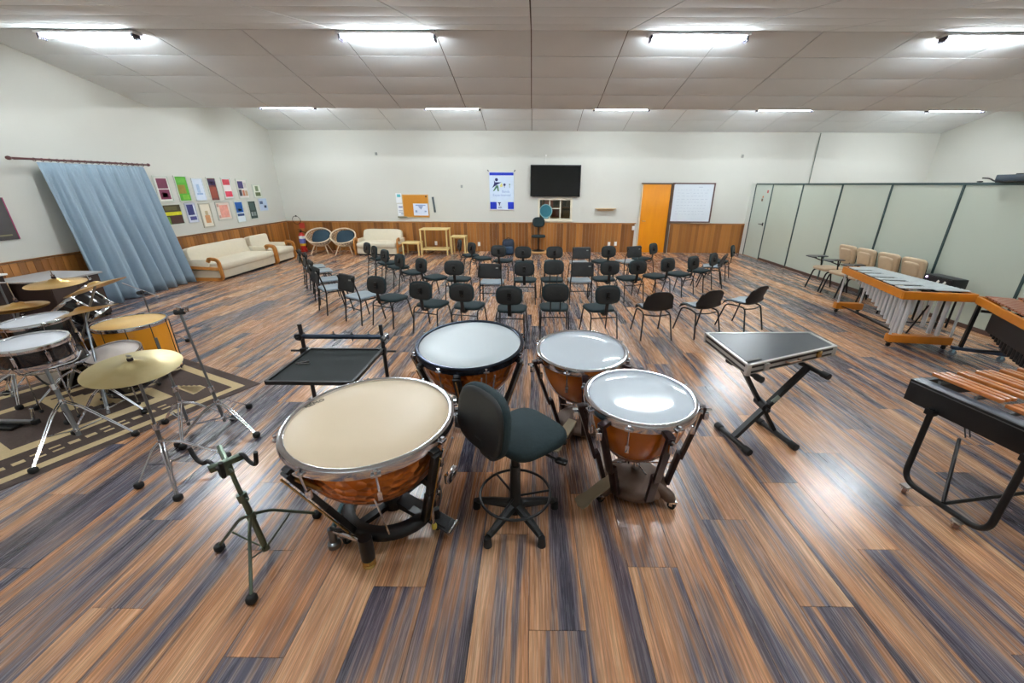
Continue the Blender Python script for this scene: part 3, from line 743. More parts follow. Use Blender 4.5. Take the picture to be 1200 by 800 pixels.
def curtain_panel(y0t, y1t, y0b, y1b, ph, lean):
    grid = []
    nz, nu = 14, 110
    for j in range(nz+1):
        f = j/nz; z = 2.205*(1-f)+0.012; row = []
        for i in range(nu+1):
            u = i/nu
            y = (y0t+(y1t-y0t)*u)*(1-f) + (y0b+(y1b-y0b)*u)*f
            a = 2*PI*(u*3.6+ph+0.12*math.sin(5*u))
            amp = 0.016+0.085*f**0.75
            xx = amp*(math.sin(a+0.6*math.sin(2.1*u*PI+f)) + 0.3*math.sin(2*a+0.4)) + 0.010*math.sin(4.6*a+1.1) + lean*f
            row.append((xx, y, z))
        grid.append(row)
    return grid
for nm, a in (('near', (-0.86, 0.0, -0.92, 0.10, 0.1, 0.20)), ('far', (0.005, 0.88, 0.12, 0.92, 0.62, 0.22))):
    MB().sheet(curtain_panel(*a), 0.006).build('curtain_panel', M_cur, cur, 180)
# ------------------------------------------------------------------ seating
CK = 0.90
def legs4(t, m, pts, r=0.0105):
    for p in pts:
        MB(S(CK)).tube(fillet(p, 0.05), r, 8).build('leg', m, t)
def chair_base(t):
    # two inverted U side frames, one mesh per leg
    legs4(t, M_black, [[(sx*0.215, -0.24, 0.0), (sx*0.20, -0.18, 0.40), (sx*0.20, -0.08, 0.405)] for sx in (-1, 1)] +
          [[(sx*0.22, 0.25, 0.0), (sx*0.20, 0.17, 0.40), (sx*0.20, 0.06, 0.405)] for sx in (-1, 1)])
    b = MB(S(CK)); b.tube([(-0.207, -0.20, 0.335), (0.207, -0.20, 0.335)], 0.009).build('rear_crossbar', M_black, t)
    b = MB(S(CK))
    for sx in (-1, 1): b.tube([(sx*0.20, -0.09, 0.405), (sx*0.20, 0.09, 0.405)], 0.0105)
    b.tube([(-0.2, 0.06, 0.395), (0.2, 0.06, 0.395)], 0.009).build('seat_rail', M_black, t)
def chair_oval(name='stacking_chair', rods=False):
    t = thing(name, 'x', 'chair', (0, 0, 0), 0, 'black chairs of the ensemble')
    chair_base(t)
    HB = 0.035 if rods else 0.012
    b = MB(S(CK)); b.pillow((0, 0.02, 0.435), (0.44, 0.43, 0.06), 0.5, 0.55, 28, 10, fn=lambda q: Vector((q.x*(1+0.10*q.y/0.2), q.y, q.z - 0.25*q.x*q.x + (0.0 if q.y < 0.12 else -(q.y-0.12)**2*1.5))))
    b.build('seat', M_fabric, t, 60)
    b2 = MB(S(CK))
    b2.pillow((0, -0.245, 0.685+HB), (0.385, 0.275, 0.05), 0.5, 0.62, 30, 10, (R(81), 0, 0), fn=lambda q: Vector((q.x, q.y, q.z + 0.55*q.x*q.x)))
    o = b2.build('backrest', M_fabric, t, 60)
    b3 = MB(S(CK)); b3.pillow((0, -0.262, 0.683+HB), (0.35, 0.245, 0.018), 0.5, 0.62, 26, 6, (R(81), 0, 0), fn=lambda q: Vector((q.x, q.y, q.z + 0.55*q.x*q.x)))
    bk = b3.build('back_shell', M_shell, o, 60)
    if rods:
        for sx in (-1, 1):
            MB(S(CK)).tube(fillet([(sx*0.07, 0.05, 0.395), (sx*0.07, -0.25, 0.39), (sx*0.07, -0.275, 0.70)], 0.05), 0.009).build('back_rod', M_black, t)
    else:
        b = MB(S(CK)); pts = fillet([(0, 0.08, 0.395), (0, -0.245, 0.375), (0, -0.285, 0.72)], 0.06)
        for p, q in zip(pts, pts[1:]): b.beam(p, q+(q-p)*0.08, 0.052, 0.012, (1, 0, 0) if abs((q-p).normalized().x) > 0.9 else (0, 1, 0.01) if abs((q-p).normalized().z) > 0.7 else (0, 0, 1))
        b.build('spine', M_black, t)
        MB(S(CK)).cyl((0, -0.28, 0.67), (0, -0.315, 0.67), 0.018, seg=10).build('knob', M_black, t)
    return t
def chair_square(name='stacking_chair'):
    t = thing(name, 'x', 'chair', (0, 0, 0), 0, 'black chairs of the ensemble')
    for sx in (-1, 1):
        MB(S(CK)).tube(fillet([(sx*0.215, -0.22, 0.0), (sx*0.205, -0.17, 0.43), (sx*0.185, -0.26, 0.80)], 0.08), 0.0115, 8).build('rear_leg', M_black, t)
        MB(S(CK)).tube(fillet([(sx*0.22, 0.24, 0.0), (sx*0.205, 0.17, 0.40), (sx*0.205, -0.15, 0.405)], 0.05), 0.0115, 8).build('leg', M_black, t)
    for y, z, x in ((-0.20, 0.26, 0.21), (0.15, 0.395, 0.205), (-0.16, 0.395, 0.205)):
        MB(S(CK)).tube([(-x, y, z), (x, y, z)], 0.009).build('crossbar', M_black, t)
    b = MB(S(CK)); b.pillow((0, 0.02, 0.425), (0.44, 0.42, 0.035), 0.5, 0.22, 28, 8, fn=lambda q: Vector((q.x, q.y, q.z + 0.22*q.x*q.x)))
    b.build('seat', M_seatg, t, 60)
    b = MB(S(CK)); b.pillow((0, -0.222, 0.685), (0.43, 0.27, 0.03), 0.5, 0.16, 28, 8, (R(77), 0, 0), fn=lambda q: Vector((q.x, q.y, q.z + 0.5*q.x*q.x)))
    o = b.build('backrest', M_shell, t, 60)
    MB(S(CK)).box((0.13, -0.262, 0.75), (0.045, 0.006, 0.02), (R(-13), 0, R(8))).build('name_tag', mat('pale_tag', (150, 150, 144), 0.5), o)
    return t
def chair_shell(name='shell_chair'):
    t = thing(name, 'x', 'chair', (0, 0, 0), 0, 'black moulded shell chairs')
    prof = [(0.23, 0.405), (0.19, 0.43), (0.10, 0.43), (-0.02, 0.42), (-0.11, 0.42), (-0.17, 0.445), (-0.205, 0.50), (-0.225, 0.58), (-0.245, 0.66), (-0.262, 0.72), (-0.275, 0.75)]
    grid = []
    for k, (y, z) in enumerate(prof):
        f = k/(len(prof)-1); w = 0.205+0.02*math.sin(PI*f) if f < 0.55 else 0.225-0.03*(f-0.55)/0.45
        row = []
        for i in range(13):
            u = -1+2*i/12; g_ = max(0.0, (f-0.5)/0.5)
            sx_ = u*w*(1-0.10*g_*g_) ; ww = 0.045*u*u*math.sin(PI*min(1, f*1.1))
            row.append((sx_, y+(0.055*u*u*(1-0.4*g_) if f > 0.5 else 0.0), z+(ww if f <= 0.6 else 0.012*u*u) - 0.085*abs(u)**3.2*g_**2.5 - 0.03*abs(u)**4*max(0, 0.12-f)/0.12))
        grid.append(row)
    b = MB(S(CK)); b.sheet(grid, 0.010)
    b.build('shell', M_shell, t, 60)
    g2 = [[(p[0]*0.88, p[1], p[2]+0.012) for p in row] for row in grid[1:5]]
    MB(S(CK)).sheet(g2, 0.012).build('seat_pad', M_seatg, t, 60)
    for sx in (-1, 1):
        MB(S(CK)).tube(fillet([(sx*0.235, -0.25, 0.0), (sx*0.20, -0.16, 0.395), (sx*0.19, -0.05, 0.40)], 0.06), 0.0115, 8).build('leg', M_black, t)
        MB(S(CK)).tube(fillet([(sx*0.225, 0.28, 0.0), (sx*0.20, 0.17, 0.39), (sx*0.19, 0.05, 0.40)], 0.06), 0.0115, 8).build('leg', M_black, t)
    b = MB(S(CK)); b.tube(fillet([(-0.2, -0.17, 0.385), (0, -0.19, 0.365), (0.2, -0.17, 0.385)], 0.08), 0.009)
    for sx in (-1, 1): b.tube([(sx*0.19, -0.05, 0.40), (sx*0.19, 0.05, 0.40)], 0.0115)
    b.build('seat_rail', M_black, t)
    return t

ordn = ['first', 'second', 'third', 'fourth', 'fifth', 'sixth', 'seventh', 'eighth', 'ninth', 'tenth', 'eleventh', 'twelfth', 'thirteenth', 'fourteenth', 'fifteenth', 'sixteenth', 'seventeenth']
KIND = {'A': 'black oval-backed chair', 'D': 'black oval-backed chair with twin rods', 'B': 'square-backed black chair with grey-blue seat', 'C': 'black moulded shell chair'}
CHAIRS = [
    ('left column of chairs', [('B', -4.38, 8.0, 56), ('B', -4.05, 7.6, 55), ('B', -3.58, 6.87, 52), ('B', -3.21, 6.30, 46)]),
    ('middle arc of chairs', [('A', -3.44, 9.05, 47), ('A', -3.08, 8.52, 52), ('A', -2.72, 8.08, 46), ('A', -2.27, 7.56, 43), ('A', -1.76, 7.12, 43), ('A', -1.29, 6.98, 6), ('B', -0.68, 6.77, 2), ('A', -0.12, 6.95, 2), ('D', 0.36, 6.98, -2), ('B', 0.84, 6.96, -3), ('A', 1.29, 7.08, -10), ('A', 1.76, 7.15, -16), ('A', 2.30, 7.37, -30), ('A', 2.81, 7.57, -37), ('A', 3.32, 7.94, -44), ('C', 3.70, 8.25, -70), ('A', 4.16, 8.98, -55)]),
    ('back row of chairs', [('A', -1.47, 9.56, 68), ('A', -1.15, 9.15, 53), ('A', -0.65, 8.83, 14), ('A', -0.17, 8.68, 4), ('A', 0.47, 8.72, 0), ('B', 1.02, 8.71, -4), ('A', 1.54, 8.84, -20), ('B', 2.09, 8.89, -25), ('A', 2.53, 9.26, -46)]),
    ('front row of chairs', [('B', -2.54, 5.82, 33), ('A', -2.07, 5.70, 24), ('A', -1.40, 5.41, 18), ('A', -0.87, 5.33, 11), ('A', -0.27, 5.20, 4), ('D', 0.31, 5.28, 0), ('A', 0.93, 5.27, -12), ('C', 1.66, 5.27, -4), ('C', 2.34, 5.38, -18), ('C', 3.06, 5.62, -30)]),
]
PROTO = {}
for where, lst in CHAIRS:
    for n, (k, x, y, a) in enumerate(lst):
        lab = '%s, %s from the left in the %s' % (KIND[k], ordn[n], where)
        if k not in PROTO:
            PROTO[k] = {'A': chair_oval, 'D': lambda: chair_oval(rods=True), 'B': chair_square, 'C': chair_shell}[k]()
            o = PROTO[k]; o.location = (x, y, 0); o.rotation_euler = (0, 0, R(-a)); o['label'] = lab
        else:
            o = dup(PROTO[k], (x, y, 0), R(-a), lab)

# tablet-arm chairs along the partition
M_beige = mat('beige_vinyl', (196, 172, 142), 0.55, var=0.08, scale=20)
def tablet_chair():
    t = thing('tablet_chair', 'x', 'chair', (0, 0, 0), 0, 'beige tablet-arm chairs')
    for sx in (-1, 1):
        MB().tube(fillet([(sx*0.195, -0.25, 0), (sx*0.185, -0.17, 0.38), (sx*0.185, -0.05, 0.385)], 0.05), 0.014, 8).build('leg', M_black, t)
        MB().tube(fillet([(sx*0.20, 0.26, 0), (sx*0.185, 0.18, 0.38), (sx*0.185, 0.05, 0.385)], 0.05), 0.014, 8).build('leg', M_black, t)
    b = MB()
    for sx in (-1, 1): b.tube([(sx*0.185, -0.06, 0.385), (sx*0.185, 0.06, 0.385)], 0.012).tube(fillet([(sx*0.12, -0.1, 0.385), (sx*0.12, -0.25, 0.40), (sx*0.12, -0.28, 0.70)], 0.05), 0.01)
    b.tube([(-0.2, 0.05, 0.385), (0.2, 0.05, 0.385)], 0.011).tube([(-0.2, -0.1, 0.385), (0.2, -0.1, 0.385)], 0.011).build('frame', M_black, t)
    MB().pillow((0, 0.02, 0.425), (0.42, 0.45, 0.075), 0.5, 0.4, 24, 10).build('seat', M_beige, t, 60)
    o = MB().pillow((0, -0.26, 0.70), (0.41, 0.37, 0.075), 0.5, 0.35, 26, 10, (R(79), 0, 0), fn=lambda q: Vector((q.x*(1+0.12*q.y/0.18), q.y, q.z+0.3*q.x*q.x))).build('backrest', M_beige, t, 60)
    MB().pillow((0, -0.225, 0.70), (0.30, 0.24, 0.05), 0.5, 0.4, 20, 8, (R(79), 0, 0), fn=lambda q: Vector((q.x, q.y, q.z+0.3*q.x*q.x))).build('back_pad', M_beige, o, 60)
    MB().pillow((0, -0.292, 0.70), (0.395, 0.35, 0.04), 0.5, 0.35, 26, 8, (R(79), 0, 0), fn=lambda q: Vector((q.x*(1+0.12*q.y/0.18), q.y, q.z+0.3*q.x*q.x))).build('back_shell', M_shell, o, 60)
    fr = RZ(0)
    MB().prism([(0.10, 0.02), (0.235, 0.0), (0.25, 0.30), (0.20, 0.40), (0.0, 0.40), (-0.02, 0.33), (0.08, 0.24)], 0.635, 0.652).build('tablet', mat('dark_tablet', (44, 50, 56), 0.3), t)
    MB().tube(fillet([(0.18, 0.0, 0.385), (0.225, 0.02, 0.40), (0.225, 0.06, 0.632)], 0.04), 0.013).tube([(0.225, 0.06, 0.55), (0.2, 0.3, 0.634)], 0.011).build('arm_post', M_black, t)
    return t
tc = None
for n, (y, lab) in enumerate(((8.02, 'beige tablet-arm chair by the partition, farthest of the four'), (7.55, 'beige tablet-arm chair by the partition, second farthest'), (7.05, 'beige tablet-arm chair behind the far end of the vibraphone, third farthest'), (6.56, 'beige tablet-arm chair behind the vibraphone, nearest of the four'))):
    if tc is None:
        tc = tablet_chair(); tc.location = (5.93, y, 0); tc.rotation_euler = (0, 0, R(90)); tc['label'] = lab
    else: dup(tc, (5.93, y, 0), R(90), lab)

# sofas with bentwood arms
M_cream = mat('cream_upholstery', (216, 206, 184), 0.75, var=0.06, scale=14)
M_bent = grain_material('bentwood', (172, 106, 40), (206, 140, 66), 0.4, (10, 10, 10))
def sofa(name, label, cat, loc, rz, L_, tilt=0.0, groups=None):
    t = thing(name, label, cat, loc, rz, groups)
    W_ = L_-0.16
    MB().box((0, 0.02, 0.13), (W_, 0.80, 0.17), bev=0.02).build('base', M_cream, t)
    MB().box((0, 0.02, 0.022), (W_-0.06, 0.72, 0.044)).build('plinth', M_black, t)
    n = max(1, round(W_/0.62))
    MB().pillow((0, -0.06, 0.285), (W_, 0.72, 0.16), 0.3, 0.12, 40, 12).build('seat_cushion', M_cream, t, 60)
    bm_ = MB(); w = W_/n
    M0 = T(0, 0.30, 0.475) @ RX(R(-14))
    def tuft(q):
        return Vector((q.x, q.y - (0.018*math.cos(q.x/W_*n*2*PI)*math.cos(q.z/0.2*PI) if q.y < 0 else 0), q.z))
    MB(M0).pillow((0, 0, 0), (W_, 0.18, 0.40), 0.28, 0.14, 64, 18, fn=tuft).build('back_cushion', M_cream, t, 60)
    for k in range(n*2-1 if n > 1 else 2):
        x = -W_/2 + w*(0.5+k*0.5) if n > 1 else (-0.1+k*0.2)
        MB(M0).pillow((x, -0.088, 0.03), (0.03, 0.015, 0.03), 1, 1, 8, 6).build('button', M_cream, t)
    for sx in (-1, 1):
        x = sx*(L_/2-0.035)
        pts = [(x, 0.36, 0.06), (x, 0.36, 0.40)] 
        path = fillet([(x, 0.40, 0.035), (x, -0.40, 0.035), (x, -0.385, 0.445), (x, -0.20, 0.47), (x, -0.17, 0.40)], 0.075, 6)
        b = MB()
        for p, q in zip(path, path[1:]): b.beam(p, q+(q-p).normalized()*0.006, 0.065, 0.035, (1, 0, 0))
        b.beam((x, 0.40, 0.30), (x, -0.385, 0.25), 0.05, 0.06, (0, 0, 1))
        b.beam((x, 0.385, 0.02), (x, 0.385, 0.42), 0.05, 0.045, (0, 1, 0))
        b.build('arm', M_bent, t, 50)
        MB().box((x-sx*0.01, 0.08, 0.37), (0.05, 0.50, 0.15), bev=0.02).build('arm_pad', M_cream, t)
    return t
sofa('sofa', 'long cream sofa with wooden arms along the left wall', 'sofa', (-6.93, 9.31, 0), R(90), 2.0)
sofa('armchair', 'cream armchair with wooden arms beyond the long sofa', 'armchair', (-6.93, 10.74, 0), R(90), 0.90)
sofa('loveseat', 'short cream sofa with wooden arms against the back wall', 'sofa', (-4.48, 12.08, 0), 0, 1.30)

# rattan tub chairs
M_ratt = mat('pale_rattan', (214, 196, 170), 0.6, var=0.2, scale=40)
M_teal = mat('teal_cushion', (18, 46, 60), 0.8, var=0.15, scale=12)
def tub_chair():
    t = thing('rattan_tub_chair', 'x', 'chair', (0, 0, 0), 0, 'rattan tub chairs')
    c = Vector((0, 0, 0.53)); q = Euler((R(38), 0, 0)).to_matrix()       # mouth of the bowl looks forward (-y) and up
    Rr = 0.345
    def P_(a, f):       # f 0 rim .. 1 bottom
        rr = Rr*math.cos(f*PI/2*0.86); return q @ Vector((rr*math.cos(a), rr*math.sin(a)*0.86, -0.30*math.sin(f*PI/2))) + c
    MB().tube([P_(2*PI*i/40, 0) for i in range(40)], 0.018, 8, closed=True).build('rim', M_ratt, t)
    b = MB()
    for f in (0.16, 0.3, 0.44, 0.58, 0.72, 0.86): b.tube([P_(2*PI*i/32, f) for i in range(32)], 0.006, 5, closed=True)
    for k in range(28): b.tube([P_(2*PI*k/28+0.09*j, j/8) for j in range(9)], 0.006, 5); b.tube([P_(2*PI*k/28-0.09*j, j/8) for j in range(9)], 0.006, 5)
    stuff(b.build('woven_bowl', M_ratt, t))
    M0 = T(0, 0.0, 0.53) @ Matrix.Rotation(R(38), 4, 'X')
    MB(M0 @ T(0.05, 0.03, -0.10)).pillow((0, 0, 0), (0.50, 0.56, 0.17), 0.7, 0.7, 30, 12).build('cushion', M_teal, t, 60)
    for sx, sy in ((-1, -1), (1, -1), (1, 1), (-1, 1)):
        MB().tube([(sx*0.14, sy*0.10+0.06, 0.27), (sx*0.24, sy*0.22+0.04, 0.0)], [0.018, 0.013], 8).build('leg', M_ratt, t)
    MB().ring((0, 0.06, 0.27), 0.16, 0.012, n=20).build('leg_ring', M_ratt, t)
    return t
tb = tub_chair(); tb.location = (-6.22, 11.95, 0); tb.rotation_euler = (0, 0, R(10)); tb['label'] = 'rattan tub chair with teal cushion, beside the fire extinguisher'
dup(tb, (-5.50, 11.93, 0), R(10), 'rattan tub chair with teal cushion, beside the short cream sofa')

# fire extinguisher
t = thing('fire_extinguisher', 'red fire extinguisher in the back left corner', 'extinguisher', (-6.98, 12.42, 0))
M_red = mat('red_paint', (196, 40, 30), 0.35)
MB().lathe([(0, 0.02), (0.07, 0.02), (0.085, 0.05), (0.085, 0.46), (0.06, 0.53), (0.03, 0.56), (0, 0.56)], 20).build('cylinder', M_red, t)
b = MB(); b.m = 0; b.lathe([(0.0865, 0.24), (0.0865, 0.38)], 20); b.m = 1; b.lathe([(0.0867, 0.17), (0.0867, 0.24)], 20); b.m = 2; b.lathe([(0.0866, 0.38), (0.0866, 0.46)], 20)
b.build('label', [mat('blue_label', (110, 120, 190), 0.5), mat('yellow_label', (228, 178, 40), 0.5), M_white], t)
b = MB(); b.box((0, 0, 0.59), (0.04, 0.05, 0.06)).beam((0, 0.02, 0.63), (0.0, -0.13, 0.66), 0.025, 0.015).beam((0, 0.02, 0.60), (0.0, -0.12, 0.60), 0.025, 0.012)
b.build('valve', M_black, t)
MB().tube(fillet([(0.03, 0, 0.59), (0.16, 0, 0.55), (0.12, -0.02, 0.2), (0.10, -0.03, 0.12)], 0.12), 0.011).build('hose', M_rubber, t)
MB().lathe([(0, 0), (0.10, 0), (0.10, 0.03), (0, 0.03)], 20).build('floor_stand', M_red, t)
o = MB().box((0, -0.006, 0), (0.16, 0.008, 0.16)).build('fire_sign', mat('red_sign', (176, 56, 44), 0.4)); o.location = (-7.03, YB-0.018, 0.74); tag(o, 'small red sign on the wainscot above the extinguisher', 'sign')
o = MB().ring((0, -0.02, 0), 0.12, 0.007, (0, 1, 0.15), 28).box((0, -0.012, 0.12), (0.03, 0.024, 0.04)).build('wall_hoop', M_black); o.location = (-7.15, YB-0.03, 0.90); tag(o, 'thin black hoop hung on the back wall in the corner', 'hoop')

# pale shelf stand and small tables
M_pine = mat('pale_yellow_wood', (222, 198, 136), 0.5, var=0.08)
def small_table(name, label, loc, w, d, h, cat='table', low=None):
    t = thing(name, label, cat, loc)
    MB().box((0, 0, h-0.015), (w, d, 0.03), bev=0.004).build('table_top' if low is None else 'upper_shelf', M_pine, t)
    for sx in (-1, 1):
        for sy in (-1, 1): MB().box((sx*(w/2-0.025), sy*(d/2-0.025), (h-0.03)/2), (0.035, 0.035, h-0.03)).build('leg', M_pine, t)
    if low: MB().box((0, 0, low), (w, d-0.02, 0.03), bev=0.004).build('lower_shelf', M_pine, t)
    else: MB().box((0, 0, h-0.055), (w-0.1, 0.02, 0.05)).build('apron', M_pine, t)
    return t
small_table('shelf_stand', 'tall pale wooden shelf stand at the back wall', (-2.84, 12.08, 0), 0.80, 0.55, 0.74, 'shelf', 0.16)
small_table('side_table', 'low pale wooden side table left of the shelf stand', (-3.52, 12.02, 0), 0.50, 0.50, 0.36)
small_table('side_table', 'pale wooden side table right of the shelf stand', (-2.17, 12.2, 0), 0.44, 0.45, 0.52)

# backpack
t = thing('backpack', 'dark blue backpack on the floor at the back wall', 'backpack', (-0.70, 12.05, 0))
M_bp = mat('navy_nylon', (22, 36, 54), 0.7, var=0.25, scale=10)
MB().pillow((0, 0, 0.225), (0.36, 0.26, 0.45), 0.45, 0.5, 24, 14).build('body', M_bp, t, 60)
MB().pillow((0.02, -0.13, 0.15), (0.26, 0.10, 0.22), 0.45, 0.4, 20, 10).build('front_pocket', mat('blue_nylon', (30, 54, 78), 0.7, var=0.2), t, 60)
MB().tube(arc((0, 0, 0.44), 0.05, 0, PI, 8, 'xz'), 0.008).build('grab_handle', M_black, t)
for sx in (-1, 1): MB().tube(fillet([(sx*0.10, 0.12, 0.40), (sx*0.13, 0.18, 0.25), (sx*0.14, 0.11, 0.05)], 0.1), 0.014, 6).build('strap', M_black, t)

# conductor's podium and high chair
t = thing('podium', 'low pale wooden podium at the back wall', 'podium', (0.33, 12.36, 0))
MB().box((0, 0, 0.055), (0.72, 0.50, 0.03), bev=0.004).build('top_board', mat('podium_wood', (214, 168, 110), 0.5), t)
MB().box((0, 0, 0.02), (0.66, 0.44, 0.04)).build('plinth', mat('podium_side', (178, 130, 80), 0.5), t)
t = thing('high_chair', 'tall black swivel chair standing on the podium', 'chair', (0.19, 12.36, 0.07))
MB().lathe([(0, 0), (0.20, 0), (0.20, 0.012), (0.05, 0.04), (0.03, 0.06), (0, 0.06)], 24).build('base', M_black, t)
MB().cyl((0, 0, 0.05), (0, 0, 0.40), 0.022).build('column', M_black, t)
MB().pillow((0, 0, 0.43), (0.42, 0.40, 0.07), 0.5, 0.6, 24, 10).build('seat', M_fabric, t, 60)
MB().tube(fillet([(0, 0.08, 0.39), (0, 0.22, 0.40), (0, 0.23, 0.80)], 0.06), 0.016).build('spine', M_black, t)
MB().pillow((0, 0.205, 0.82), (0.37, 0.29, 0.06), 0.5, 0.7, 26, 10, (R(90), 0, 0)).build('backrest', M_fabric, t, 60)
# ------------------------------------------------------------------ timpani
M_strut = mat('dark_maroon_metal', (44, 26, 26), 0.35, 0.4, var=0.1)
M_bronze = mat('brown_casting', (88, 66, 52), 0.5, 0.2, var=0.12)
M_pedal = mat('khaki_pedal', (152, 138, 112), 0.5, var=0.1)
M_fibre = grain_material('amber_fibreglass', (150, 74, 14), (190, 104, 26), 0.18, (3, 3, 3), 0.6)
M_brass = mat('brass', (196, 160, 92), 0.25, 0.9)
M_inkd = mat('dark_print', (58, 58, 50), 0.6)
def caster(b, x, y, r=0.03, ang=0.0):
    d = Vector((-math.sin(ang), math.cos(ang), 0))
    p = Vector((x, y, r)); b.m = 1; b.cyl(p-d*0.012, p+d*0.012, r, seg=14); b.m = 0
    for s_ in (-1, 1): b.beam(p+d*0.018*s_, p+d*0.018*s_+Vector((0, 0, r*1.3)), 0.022, 0.004, (d.x, d.y, 0))
    b.box((x, y, r*2.3), (0.05, 0.05, 0.012))
def timpano(label, loc, z, Rr, tilt, tilt_dir, headcol, boff, style, strut_angles, pedal_ang, nlug, hoopmat, mark=None, plen=0.13):
    t = thing('timpano', label, 'timpani', loc, 0, 'timpani around the stool')
    H = T(0, 0, z) @ RZ(tilt_dir) @ RX(tilt) @ RZ(-tilt_dir)
    mh = mat('drumhead_%d_%d_%d' % headcol, headcol, 0.38 if style == 1 else 0.07, var=0.03, scale=4)
    Rh = Rr-0.035
    hd = MB(H).lathe([(Rh, -0.012), (Rh, 0.004), (Rh-0.012, 0.010), (Rh*0.6, 0.0105), (0, 0.011)], 56).build('drumhead', mh, t, 60)
    MB(H).lathe([(Rh-0.004, 0.0), (Rh-0.002, 0.018), (Rh+0.010, 0.022), (Rh+0.026, 0.016), (Rh+0.032, -0.004), (Rh+0.028, -0.030), (Rh+0.012, -0.034), (Rh-0.004, -0.03), (Rh-0.004, 0.0)], 56).build('counterhoop', hoopmat, t, 50)
    dep = Rr*(1.16 if style == 2 else 0.94)
    prof = [(Rh-0.006, -0.02)] + [((Rh-0.012)*math.cos(a), -0.03-dep*math.sin(a)) for a in [PI/2*k/14 for k in range(14)]] + [(0, -0.03-dep)]
    bowl = MB(H).lathe(prof[::-1], 56).build('bowl', M_copper if style == 1 else M_fibre, t, 60)
    MB(H).lathe([(0.05, -dep-0.075), (0.05, -dep-0.045), (0.0, -dep-0.03)], 20).build('bowl_vent', M_chrome, bowl)
    for k in range(nlug):
        a = 2*PI*(k+0.5)/nlug
        b = MB(H @ RZ(a))
        b.box((Rh+0.036, 0, -0.012), (0.03, 0.045, 0.014), bev=0.003).cyl((Rh+0.04, 0, -0.006), (Rh+0.04, 0, 0.012), 0.009, seg=8)
        b.cyl((Rh+0.036, 0, -0.012), (Rh+0.02, 0, -0.16), 0.0055, seg=6).box((Rh+0.016, 0, -0.15), (0.024, 0.022, 0.05), bev=0.003)
        b.build('tension_lug', M_chrome, t)
    bx, by = boff
    ms = M_strut if style == 2 else M_black
    if style == 2:
        rb = Rr*0.62
        for a in strut_angles:
            top = H @ Vector((math.cos(a)*(Rr+0.02), math.sin(a)*(Rr+0.02), -0.035))
            out = Vector((math.cos(a), math.sin(a), 0)); bot = Vector((bx, by, 0.085)) + out*rb
            b = MB()
            p1 = top + out*0.015 + Vector((0, 0, -0.05)); mid = p1.lerp(bot, 0.60); 
            tan = (-out.y, out.x, 0)
            b.beam(H @ Vector((math.cos(a)*(Rr-0.02), math.sin(a)*(Rr-0.02), -0.03)), top+out*0.02, 0.045, 0.026, (0, 0, 1), 0.004)
            b.beam(top+out*0.012+Vector((0, 0, 0.008)), mid, 0.024, 0.046, tan, 0.005).beam(mid+Vector((0, 0, 0.04))-out*0.012, bot, 0.030, 0.055, tan, 0.006)
            b.build('strut', ms, t)
            MB().cyl(top+out*0.01+Vector((0, 0, -0.01)), top+out*0.055+Vector((0, 0, -0.01)), 0.011, seg=8).box(top+out*0.028+Vector((0, 0, -0.05)), (0.03, 0.03, 0.05), bev=0.004).build('strut_bracket', M_chrome, t)
        MB().lathe([(rb*0.95, 0.055), (rb*1.0, 0.075), (rb*0.98, 0.095), (rb*0.82, 0.125), (rb*0.55, 0.155), (rb*0.25, 0.172), (0, 0.175)], 40, (bx, by, 0)).build('base_dome', M_bronze, t, 60)
        for k, a in enumerate((pedal_ang+PI*0.62, pedal_ang-PI*0.62, pedal_ang)):
            e = Vector((bx+math.cos(a)*rb*1.28, by+math.sin(a)*rb*1.28, 0.055))
            b = MB(); b.tube(fillet([(bx+math.cos(a)*rb*0.5, by+math.sin(a)*rb*0.5, 0.10), (bx+math.cos(a)*rb*1.1, by+math.sin(a)*rb*1.1, 0.09), tuple(e)], 0.08), [0.045]+[0.04]*6+[0.028]).build('base_arm', M_bronze, t, 60)
            b = MB(); caster(b, e.x, e.y, 0.026, a); b.build('caster', [M_chrome, M_rubber], t)
        pa = Vector((math.cos(pedal_ang), math.sin(pedal_ang), 0)); c0 = Vector((bx, by, 0))
        p0 = c0+pa*(rb*0.75)+Vector((0, 0, 0.16)); p1 = c0+pa*(rb+0.24)+Vector((0, 0, 0.035))
        s_ = Vector((-pa.y, pa.x, 0)); up_ = (p1-p0).normalized().cross(s_)
        if up_.z < 0: up_ = -up_
        fr = Matrix((( *s_, 0), (*(p1-p0).normalized(), 0), (*up_, 0), (0, 0, 0, 1))).transposed(); fr.translation = p0
        Lp = (p1-p0).length
        pl = [(-0.035, 0), (0.035, 0), (0.042, Lp*0.3), (0.038, Lp*0.7), (0.05, Lp*0.85), (0.045, Lp*0.97), (0.0, Lp), (-0.045, Lp*0.97), (-0.05, Lp*0.85), (-0.038, Lp*0.7), (-0.042, Lp*0.3)]
        MB().prism(pl, 0, 0.014, fr).build('pedal', M_pedal, t)
        b = MB(); cz = Vector((bx, by, 0.25)); b.lathe([(0, 0.16), (0.03, 0.16), (0.03, 0.25), (0.014, 0.30), (0, 0.30)], 14, (bx, by, 0))
        for k in range(6):
            a = 2*PI*(k+0.5)/6
            b.tube([(bx+0.02*math.cos(a), by+0.02*math.sin(a), 0.225), (bx+(rb*1.02)*math.cos(a), by+(rb*1.02)*math.sin(a), 0.30)], 0.0045, 6)
        b.build('tuning_spider', M_chrome, t)
    else:
        rb = Rr*0.60
